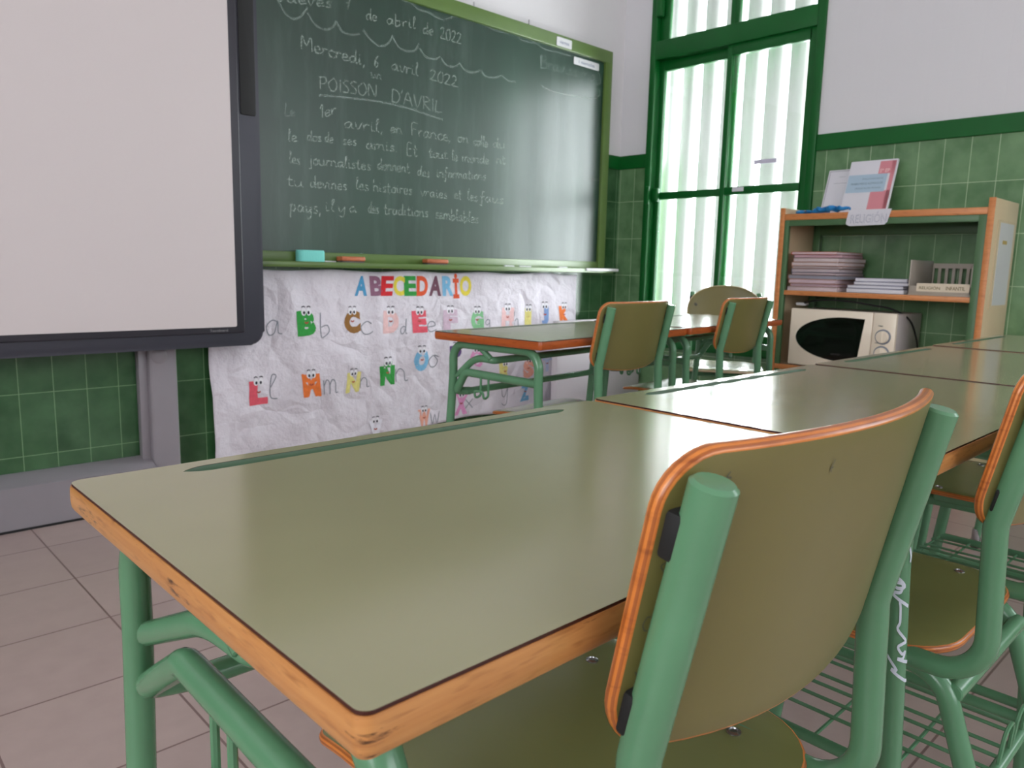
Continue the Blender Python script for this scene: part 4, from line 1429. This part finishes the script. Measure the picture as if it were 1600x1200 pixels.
back1 = [c for c in chair1.children if c.name.startswith('backrest')][0]
for u0, v0 in ((-0.176, 0.790), (-0.180, 0.758), (-0.176, 0.742), (-0.181, 0.722), (-0.181, 0.702), (-0.150, 0.840), (-0.060, 0.836)):
    pts = [(u0, v0)]
    for k in range(5):
        pts.append((pts[-1][0] + rnd.uniform(-.003, .003), pts[-1][1] - rnd.uniform(-.001, .005)))
    bm = bmesh.new()
    add_ribbon(bm, smooth_line(pts, 3), 0.0008, on_back)
    link_obj('pencil_doodle', bm, M['ink'], back1, smooth=False)

# far table: two desks pushed together and their chairs
FR = math.radians(5.6)
A_ = Vector((1.454, 1.416))
ex_, ey_ = Vector((math.cos(FR), math.sin(FR))), Vector((-math.sin(FR), math.cos(FR)))
LF, DF = 0.815, 0.415


def far_pos(u, v):
    p = A_ + ex_ * u + ey_ * v
    return p.x, p.y


fx, fy = far_pos(LF / 2, DF / 2)
make_desk(LF, DF, 'left desk of the far pair, its end frame of bent green tubes before the poster', 'desks of the far pair', fx, fy, FR, 0.750, False, 'beech_plain')
fx, fy = far_pos(LF * 1.5 + 0.004, DF / 2 - 0.012)
make_desk(LF, DF, 'right desk of the far pair, reaching to the shelf unit', 'desks of the far pair', fx, fy, FR, 0.752, False, 'beech_plain')
make_chair('school chair at the left desk of the far pair, seen from behind', 'school chairs', 1.825, 1.612, FR)
make_chair('school chair at the right desk of the far pair, before the round topped chair', 'school chairs', 2.590, 1.684, FR)
cc = make_chair('chair with a rounded top facing the room beyond the far desks, before the window', 'school chairs', 3.37, 2.01, math.radians(122.7), True)

# ------------------------------------------------------------------ shelf unit on the right wall
SX0, SX1 = 3.500, 3.835
SY0, SY1 = 0.925, 1.828
su = empty('shelf_unit', (SX1, (SY0 + SY1) / 2, 0), 0, 'open backed beige and orange wood shelf unit against the green tiles', 'shelf')
UO = (SX1, (SY0 + SY1) / 2, 0)


def side_panel(ya, yb, ztop):
    bm = bmesh.new()
    add_box(bm, (SX0 + 0.004, ya, 0.0), (SX1, yb, ztop), 0, bev=0.0015)
    add_box(bm, (SX0, ya, 0.0), (SX0 + 0.0045, yb, ztop + 0.001), 1, bev=0.001)
    return link_obj('side_panel', rel(bm, UO), [M['shelf_lam'], M['shelf_wood']], su, angle=30)


side_panel(SY0, SY0 + 0.024, 1.262)
side_panel(SY1 - 0.024, SY1, 1.254)
SHT = 0.867                          # upper face of the middle board
for nm, za, zb in (('top_board', 1.198, 1.226), ('middle_board', SHT - 0.022, SHT), ('lower_board', 0.486, 0.510), ('bottom_board', 0.05, 0.074)):
    bm = bmesh.new()
    add_box(bm, (SX0 + 0.010, SY0 + 0.025, za), (SX1 - 0.002, SY1 - 0.025, zb), 0, bev=0.001)
    add_box(bm, (SX0 + (0.001 if nm != 'middle_board' else 0.004), SY0 + 0.025, za), (SX0 + 0.0105, SY1 - 0.025, zb), 1, bev=0.001)
    link_obj(nm, rel(bm, UO), [M['shelf_lam'], M['shelf_wood']], su, angle=30)
bm = bmesh.new()
for a, b in ((SY0 + 0.0245, SY0 + 0.054), (SY1 - 0.046, SY1 - 0.0245)):
    add_box(bm, (SX0 + 0.002, a, 0.074), (SX0 + 0.022, b, 1.1975), bev=0.001)
add_box(bm, (SX0 + 0.003, SY0 + 0.05, 1.170), (SX0 + 0.021, SY1 - 0.045, 1.1975), bev=0.001)
link_obj('front_trim', rel(bm, UO), M['shelf_green'], su, angle=30)
bm = bmesh.new()
add_box(bm, (SX1 - 0.028, SY1 - 0.062, 0.074), (SX1 - 0.004, SY1 - 0.026, 1.1975), bev=0.002)
add_box(bm, (SX1 - 0.028, SY0 + 0.026, 1.140), (SX1 - 0.006, SY1 - 0.06, 1.1975), bev=0.002)
link_obj('rear_trim', rel(bm, UO), M['shelf_green'], su, angle=30)

YZ = lambda x: Matrix(((0, 0, -1, x), (-1, 0, 0, 0), (0, 1, 0, 0), (0, 0, 0, 1)))   # outline (-y, z) extruded towards the room

SGY = 1.412
# RELIGIÓN sign taped over the edge of the top board
sg = empty('paper_sign', (SX0, SGY, 1.19), 0, 'white paper sign reading RELIGIÓN taped over the front edge of the top board', 'sign')
bm = bmesh.new()
ol = [(-0.094, 1.170), (-0.080, 1.1635), (0.070, 1.1665), (0.082, 1.178), (0.096, 1.234), (-0.088, 1.234), (-0.098, 1.175)]
add_prism(bm, ol, 0, 0.0010, 0, Matrix.Translation((0, SGY, 0)) @ YZ(SX0 - 0.002))
link_obj('sign_sheet', rel(bm, (SX0, SGY, 1.19)), M['paper'], sg, smooth=False)
bm = bmesh.new()
t = fit_text('RELIGIÓN', 0.158, 0.050, 0.004)
join(bm, t, 0, Matrix.Translation((0, SGY, 1.199)) @ YZ(SX0 - 0.0036))
link_obj('sign_lettering', rel(bm, (SX0, SGY, 1.19)), M['title_grey'], sg, smooth=False)
bm = bmesh.new()
t = fit_text('RELIGIÓN', 0.158, 0.050, -0.012)
join(bm, t, 0, Matrix.Translation((0, SGY, 1.199)) @ YZ(SX0 - 0.0042))
link_obj('letter_fill', rel(bm, (SX0, SGY, 1.19)), M['paper'], sg, smooth=False)

# leaning booklets on top
def booklet(name, yl, yr, zb, hgt, xb, xt, label, kind):
    """stands on the top board and leans back against the tiles; yl is the left edge in the photo (larger y)"""
    wd = yl - yr
    th = math.atan2(xt - xb, hgt)
    r = empty(name, (xb, (yl + yr) / 2, zb), 0, label, 'booklet')
    MM = Matrix.Rotation(th, 4, 'Y') @ YZ(0)
    ln = math.hypot(hgt, xt - xb)
    bm = bmesh.new()
    add_prism(bm, rrect(-wd / 2, 0, wd / 2, ln, 0.004, 3), -0.010, 0.0, 0, MM)
    link_obj('pages', bm, M['paper'], r, smooth=False)
    return r, MM, wd, ln


r, MM, wd, ln = booklet('booklet', 1.628, 1.412, 1.2310, 0.252, 3.690, 3.780, 'pink and light blue covered white booklet leaning on the tiles above the shelf', 'print')
for nm, qs, mt in (('pink_print', [(0.030, ln * 0.735, wd / 2 - 0.006, ln - 0.008), (0.014, 0.006, wd / 2 - 0.006, ln * 0.42), (wd / 2 - 0.024, 0.006, wd / 2 - 0.006, ln - 0.008)], 'pink'),
                   ('blue_print', [(-wd / 2 + 0.004, ln * 0.40, wd / 2 - 0.034, ln * 0.735)], 'sky_print')):
    bm = bmesh.new()
    for q in qs:
        zz = 0.0006 if mt == 'pink' else 0.0009
        vs = [bm.verts.new(MM @ Vector((a, b, zz))) for a, b in ((q[0], q[1]), (q[2], q[1]), (q[2], q[3]), (q[0], q[3]))]
        bm.faces.new(vs)
    link_obj(nm, bm, M[mt], r, smooth=False)
bm = bmesh.new()
for txt, cx_, cz_, w_, h_ in (('EVALUACIÓN INICIAL', 0.012, 0.655, 0.095, 0.010), ('PRUEBAS PARA EL ALUMNADO DE', -0.012, 0.565, 0.145, 0.010), ('DE EDUCACIÓN PRIMARIA', -0.002, 0.480, 0.118, 0.010)):
    join(bm, fit_text(txt, w_, h_), 0, MM @ Matrix.Translation((cx_, ln * cz_, 0.0014)))
link_obj('cover_text', bm, M['grey_txt'], r, smooth=False)
bm = bmesh.new()
join(bm, fit_text('5º EP', 0.044, 0.018, 0.01), 0, MM @ Matrix.Translation((0.058, ln * 0.79, 0.0014)))
link_obj('cover_title', bm, plain('pale_pink_print', (240, 206, 208), 0.6), r, smooth=False)
r, MM, wd, ln = booklet('booklet', 1.742, 1.56, 1.2310, 0.222, 3.725, 3.800, 'plain white booklet half hidden behind the pink and blue one', 'plain')
bm = bmesh.new()
for q in ((-wd / 2 + 0.006, 0.004, -wd / 2 + 0.008, ln - 0.006), (-wd / 2 + 0.006, ln - 0.008, wd / 2 - 0.006, ln - 0.006)):
    bm.faces.new([bm.verts.new(MM @ Vector((a, b, 0.0008))) for a, b in ((q[0], q[1]), (q[2], q[1]), (q[2], q[3]), (q[0], q[3]))])
for cz_, w_ in ((0.84, 0.03), (0.70, 0.07)):
    join(bm, fit_text('_' * 6, w_, 0.0012), 0, MM @ Matrix.Translation((-0.02, ln * cz_, 0.0012)))
link_obj('cover_lines', bm, M['pencil'], r, smooth=False)

# blue scissors lying on the top board
r = empty('scissors', (3.535, 1.70, 1.2265), math.radians(100), 'bright blue handled scissors lying on the shelf top at the foot of the booklets', 'scissors')
bm = bmesh.new()
for s in (-1, 1):
    pts = [(0.055 * math.cos(a) * 0.62 + s * 0.034, 0.048 * math.sin(a) - 0.050, 0.0095) for a in [2 * PI * k / 22 for k in range(22)]]
    add_tube(bm, pts, 0.0085, 8, closed=True)
link_obj('handle', bm, M['blue'], r)
bm = bmesh.new()
for s in (-1, 1):
    add_prism(bm, [(s * 0.012, -0.01), (s * 0.018 + 0.006, 0.0), (0.004 - s * 0.004, 0.085), (-s * 0.006, 0.085)][::s], 0.006 + 0.002 * (s > 0), 0.008 + 0.002 * (s > 0))
link_obj('blade', bm, M['steel'], r, smooth=False)
r = empty('blue_strap', (3.528, 1.595, 1.2265), 0, 'crumpled bright blue strap beside the scissors on the shelf top', 'strap')
bm = bmesh.new()
pts = [(0.02 * math.sin(k * 0.9), -0.085 + 0.17 * k / 24, 0.0135 + 0.008 * abs(math.sin(k * 0.7))) for k in range(25)]
add_tube(bm, pts, 0.0075, 8, radf=lambda t: 0.0045 + 0.0085 * math.sin(PI * min(1, max(0, t))))
link_obj('webbing', bm, M['blue'], r)

# stacks of workbooks
rnd = random.Random(11)
tones = [(206, 186, 190), (176, 150, 160), (200, 176, 186), (150, 150, 164), (188, 168, 172), (196, 180, 184), (172, 158, 160), (210, 194, 196), (206, 190, 192), (198, 160, 168), (212, 190, 196)]
zc = SHT + 0.0005
nb = 11
names = ['bottom', 'second', 'third', 'fourth', 'fifth', 'sixth', 'seventh', 'eighth', 'ninth', 'tenth', 'topmost']
for i in range(nb):
    th = rnd.choice([0.012, 0.015, 0.017, 0.019])
    if i == nb - 1:
        th = 0.013
    wd = 0.235 + rnd.uniform(-0.012, 0.012)
    dp = 0.270
    r = empty('workbook', (3.515 + dp / 2 + rnd.uniform(0, 0.014), 1.648 + rnd.uniform(-0.012, 0.012), zc), math.radians(rnd.uniform(-4, 3)),
              ('lowest' if i == 0 else names[i]) + ' workbook' + (' counted from the bottom' if 0 < i < nb - 1 else '') + ' of the tall stack on the middle board' + (', orange cover' if i == nb - 1 else ''), 'book', 'workbooks in the tall stack')
    bm = bmesh.new()
    add_box(bm, (-dp / 2 + 0.002, -wd / 2 + 0.002, 0.0012), (dp / 2 - 0.002, wd / 2 - 0.001, th - 0.0012), bev=0.003)
    link_obj('pages', bm, pale_spines(i, tones[i % len(tones)]), r)
    bm = bmesh.new()
    add_box(bm, (-dp / 2, -wd / 2, 0), (dp / 2, wd / 2, 0.0012))
    add_box(bm, (-dp / 2, -wd / 2, th - 0.0012), (dp / 2, wd / 2, th))
    add_box(bm, (-dp / 2, wd / 2 - 0.001, 0), (dp / 2, wd / 2, th))
    cov = plain('workbook_cover', (206, 92, 50) if i == nb - 1 else rnd.choice([(196, 150, 130), (150, 96, 100), (180, 164, 168), (122, 118, 132), (206, 196, 200)]), 0.45)
    link_obj('cover', bm, cov, r, smooth=False)
    zc += th + 0.0006
zc = SHT + 0.0005
for i, th in enumerate((0.020, 0.014, 0.015, 0.016)):
    wd, dp = 0.255 - 0.012 * i, 0.20
    r = empty('workbook', (3.532 + dp / 2 + 0.004 * i, 1.372 + (0.008 if i % 2 else -0.004) - 0.006 * i, zc), math.radians(-2 + 2.5 * i),
              ('bottom', 'second from the bottom', 'third from the bottom', 'topmost')[i] + ' white workbook of the low stack on the middle board', 'book', 'workbooks in the low stack')
    bm = bmesh.new()
    add_box(bm, (-dp / 2 + 0.001, -wd / 2 + 0.001, 0.001), (dp / 2 - 0.002, wd / 2 - 0.001, th - 0.001), bev=0.003)
    link_obj('pages', bm, M['paper'], r)
    bm = bmesh.new()
    add_box(bm, (-dp / 2, -wd / 2, 0), (dp / 2, wd / 2, 0.001))
    add_box(bm, (-dp / 2, -wd / 2, th - 0.001), (dp / 2, wd / 2, th))
    link_obj('cover', bm, plain('grey_cover', (150, 148, 172), 0.5), r, smooth=False)
    zc += th + 0.0006

# grey letter tray with a cream label
TY0, TY1 = 0.984, 1.226
r = empty('letter_tray', (3.64, (TY0 + TY1) / 2, SHT), 0, 'grey plastic letter tray with a slotted side and a cream name label on its front', 'tray')
TO = (3.64, (TY0 + TY1) / 2, SHT)
bm = bmesh.new()
add_box(bm, (3.520, TY0, SHT + 0.0005), (3.790, TY1, SHT + 0.006), bev=0.001)
add_box(bm, (3.520, TY0, SHT + 0.006), (3.525, TY1, SHT + 0.040), bev=0.001)
add_box(bm, (3.520, TY1 - 0.005, SHT + 0.006), (3.790, TY1, SHT + 0.150), bev=0.001)
add_box(bm, (3.520, TY0, SHT + 0.006), (3.790, TY0 + 0.005, SHT + 0.120), bev=0.001)
link_obj('tray_body', rel(bm, TO), M['tray'], r, angle=30)
bm = bmesh.new()
add_box(bm, (3.785, TY0, SHT + 0.006), (3.790, TY1 - 0.006, SHT + 0.030))
add_box(bm, (3.785, TY0, SHT + 0.118), (3.790, TY1 - 0.006, SHT + 0.140))
for k in range(9):
    yy = TY0 + (TY1 - TY0 - 0.012) * k / 8
    add_box(bm, (3.785, yy, SHT + 0.03), (3.790, yy + (0.012 if k < 8 else 0.006), SHT + 0.118))
link_obj('slotted_side', rel(bm, TO), M['tray'], r, smooth=False)
bm = bmesh.new()
add_prism(bm, rrect(-1.192, SHT + 0.017, -0.988, SHT + 0.052, 0.004, 3), 0, 0.0012, 0, YZ(3.5195))
join(bm, fit_text('RELIGIÓN', 0.082, 0.015, 0.01), 1, Matrix.Translation((0, 1.140, SHT + 0.034)) @ YZ(3.5178))
join(bm, fit_text('INFANTIL', 0.072, 0.015, 0.01), 1, Matrix.Translation((0, 1.040, SHT + 0.033)) @ YZ(3.5178))
tag(link_obj('name_label', rel(bm, TO), [M['paper_cream'], plain('brown_ink', (120, 104, 60), 0.7)], r, smooth=False), label='cream name label')

# paper notice on the outer side of the shelf unit
bm = bmesh.new()
XZs = lambda y: Matrix(((1, 0, 0, 0), (0, 0, -1, y), (0, 1, 0, 0), (0, 0, 0, 1)))
add_box(bm, (3.560, SY0 - 0.003, 0.82), (3.800, SY0 - 0.0005, 1.180), 0)
add_box(bm, (3.590, SY0 - 0.0042, 0.835), (3.785, SY0 - 0.0030, 1.170), 1)
add_box(bm, (3.640, SY0 - 0.0052, 1.085), (3.700, SY0 - 0.0042, 1.100), 2)
o = link_obj('paper_notice', bm, [M['shelf_lam'], plain('plastic_sleeve_page', (200, 198, 200), 0.35), plain('ochre_print', (176, 150, 84), 0.6)], None, smooth=False)
tag(o, 'grey sheet in a clear sleeve taped to the outer side of the shelf unit', 'notice')

# microwave
MY0, MY1, MZ0, MZ1, MX0, MX1 = 1.252, 1.735, 0.5105, 0.784, 3.498, 3.815
r = empty('microwave', ((MX0 + MX1) / 2, (MY0 + MY1) / 2, MZ0), 0, 'cream microwave oven with a black teardrop window on the shelf below the workbooks', 'microwave')
MO = ((MX0 + MX1) / 2, (MY0 + MY1) / 2, MZ0)
bm = bmesh.new()
add_box(bm, (MX0 + 0.022, MY0 + 0.003, MZ0 + 0.010), (MX1, MY1 - 0.003, MZ1 - 0.003), bev=0.006)
for xx in (MX0 + 0.05, MX1 - 0.05):
    for yy in (MY0 + 0.05, MY1 - 0.05):
        add_box(bm, (xx - 0.015, yy - 0.015, MZ0), (xx + 0.015, yy + 0.015, MZ0 + 0.012))
link_obj('cabinet', rel(bm, MO), M['micro_side'], r, angle=30)
DY = MY0 + 0.100
bm = bmesh.new()
add_box(bm, (MX0, DY, MZ0 + 0.006), (MX0 + 0.024, MY1, MZ1), bev=0.005)
door = link_obj('door', rel(bm, MO), M['micro'], r, angle=30)
ol = []
# teardrop: a half ellipse to the left, cut by a slanting straight edge on the right
yr_t, yr_b, zt_, zb_ = 1.385, 1.408, MZ1 - 0.030, MZ0 + 0.040
for k in range(25):
    a = PI / 2 + PI * k / 24
    ol.append((-(1.470 - 0.232 * math.cos(a)), (zt_ + zb_) / 2 + (zt_ - zb_) / 2 * math.sin(a)))
ol = [(-yr_t, zt_ - 0.002)] + ol + [(-yr_b, zb_ + 0.004)]
bm = bmesh.new()
add_prism(bm, ol, 0, 0.002, 0, YZ(MX0 + 0.0002))
dw = link_obj('door_window', rel(bm, MO), M['dark_glass'], r, smooth=False)
bm = bmesh.new()
join(bm, fit_text('SAIVOD', 0.044, 0.008, 0.0), 0, Matrix.Translation((0, 1.505, MZ0 + 0.072)) @ YZ(MX0 - 0.0022))
link_obj('maker_lettering', rel(bm, MO), plain('dim_print', (70, 64, 66), 0.5), r, smooth=False)
bm = bmesh.new()
add_box(bm, (MX0, MY0, MZ0 + 0.006), (MX0 + 0.024, DY - 0.0015, MZ1), bev=0.005)
link_obj('control_panel', rel(bm, MO), M['micro'], r, angle=30)
for zz in (MZ1 - 0.105, MZ0 + 0.095):
    bm = bmesh.new()
    RM = Matrix.Translation((MX0, MY0 + 0.050, zz)) @ Matrix.Rotation(-PI / 2, 4, 'Y')
    add_lathe(bm, [(0.034, -0.001), (0.034, 0.0015), (0.031, 0.0022)], 28, 1, RM)
    add_lathe(bm, [(0.0265, 0.001), (0.0265, 0.014), (0.024, 0.0175), (0.010, 0.018)], 28, 0, RM)
    add_box(bm, (MX0 - 0.022, MY0 + 0.046, zz - 0.022), (MX0 - 0.017, MY0 + 0.054, zz + 0.022), 0, bev=0.001)
    link_obj('knob', rel(bm, MO), [M['micro'], M['pencil']], r, angle=40)
bm = bmesh.new()
join(bm, fit_text('TIME', 0.022, 0.006, 0.02), 0, Matrix.Translation((0, MY0 + 0.064, MZ1 - 0.058)) @ YZ(MX0 - 0.0008))
join(bm, fit_text('POWER', 0.022, 0.006, 0.02), 0, Matrix.Translation((0, MY0 + 0.070, MZ0 + 0.140)) @ YZ(MX0 - 0.0008))
link_obj('panel_lettering', rel(bm, MO), M['ink'], r, smooth=False)
bm = bmesh.new()
pts = [(3.62, 1.735, 0.800), (3.575, 1.69, 0.815), (3.55, 1.62, 0.826), (3.54, 1.54, 0.829), (3.545, 1.46, 0.824), (3.565, 1.38, 0.812), (3.60, 1.31, 0.798), (3.63, 1.245, 0.755), (3.68, 1.225, 0.67), (3.70, 1.220, 0.60), (3.72, 1.212, 0.545), (3.74, 1.20, 0.520)]
P3 = []
for i in range(len(pts) - 1):
    p0, p1, p2, p3 = [Vector(pts[max(0, min(len(pts) - 1, j))]) for j in (i - 1, i, i + 1, i + 2)]
    for k in range(5):
        t_ = k / 5
        P3.append(0.5 * (2 * p1 + (p2 - p0) * t_ + (2 * p0 - 5 * p1 + 4 * p2 - p3) * t_ ** 2 + (3 * p1 - p0 - 3 * p2 + p3) * t_ ** 3))
P3.append(Vector(pts[-1]))
add_tube(bm, P3, 0.0042, 8)
add_tube(bm, [(3.62, 1.735, 0.800), (3.615, 1.722, 0.806)], 0.009, 10)
link_obj('power_cord', rel(bm, MO), M['cord'], r)
bm = bmesh.new()
add_box(bm, (3.600, 1.715, 0.794), (3.640, 1.765, 0.808), bev=0.004)
tag(link_obj('plug', rel(bm, MO), M['white_plastic'], r), label='white plug')
# black adapter and rolled papers right of the microwave
bm = bmesh.new()
add_box(bm, (3.655, 1.135, 0.511), (3.735, 1.185, 0.562), bev=0.008)
o = link_obj('power_adapter', bm, M['black'])
tag(o, 'black plug adapter lying between the microwave and the loose papers', 'adapter')


def curled_paper(label, loc, rz, w_, l_, curl, tilt):
    bm = bmesh.new()
    n_, m_ = 14, 6
    gr = []
    for i in range(n_ + 1):
        row = []
        for j in range(m_ + 1):
            a = curl * (i / n_)
            rad = w_ / max(0.3, curl)
            row.append(bm.verts.new((rad * math.sin(a), l_ * (j / m_ - 0.5), rad * (1 - math.cos(a)) + 0.002 + tilt * (j / m_))))
        gr.append(row)
    for i in range(n_):
        for j in range(m_):
            bm.faces.new((gr[i][j], gr[i + 1][j], gr[i + 1][j + 1], gr[i][j + 1]))
    o = link_obj('loose_paper', bm, M['paper'], None, angle=180)
    m_ = o.modifiers.new('thickness', 'SOLIDIFY')
    m_.thickness = 0.0008
    o.location = loc
    o.rotation_euler = (0, 0, rz)
    tag(o, label, 'paper', 'loose papers beside the microwave')
    return o


curled_paper('rolled white paper lying lowest beside the microwave', (3.53, 1.10, 0.512), math.radians(8), 0.20, 0.18, 3.4, 0.0)
curled_paper('folded white sheet standing up behind the rolled paper', (3.61, 1.075, 0.514), math.radians(-25), 0.13, 0.13, 1.2, 0.01)
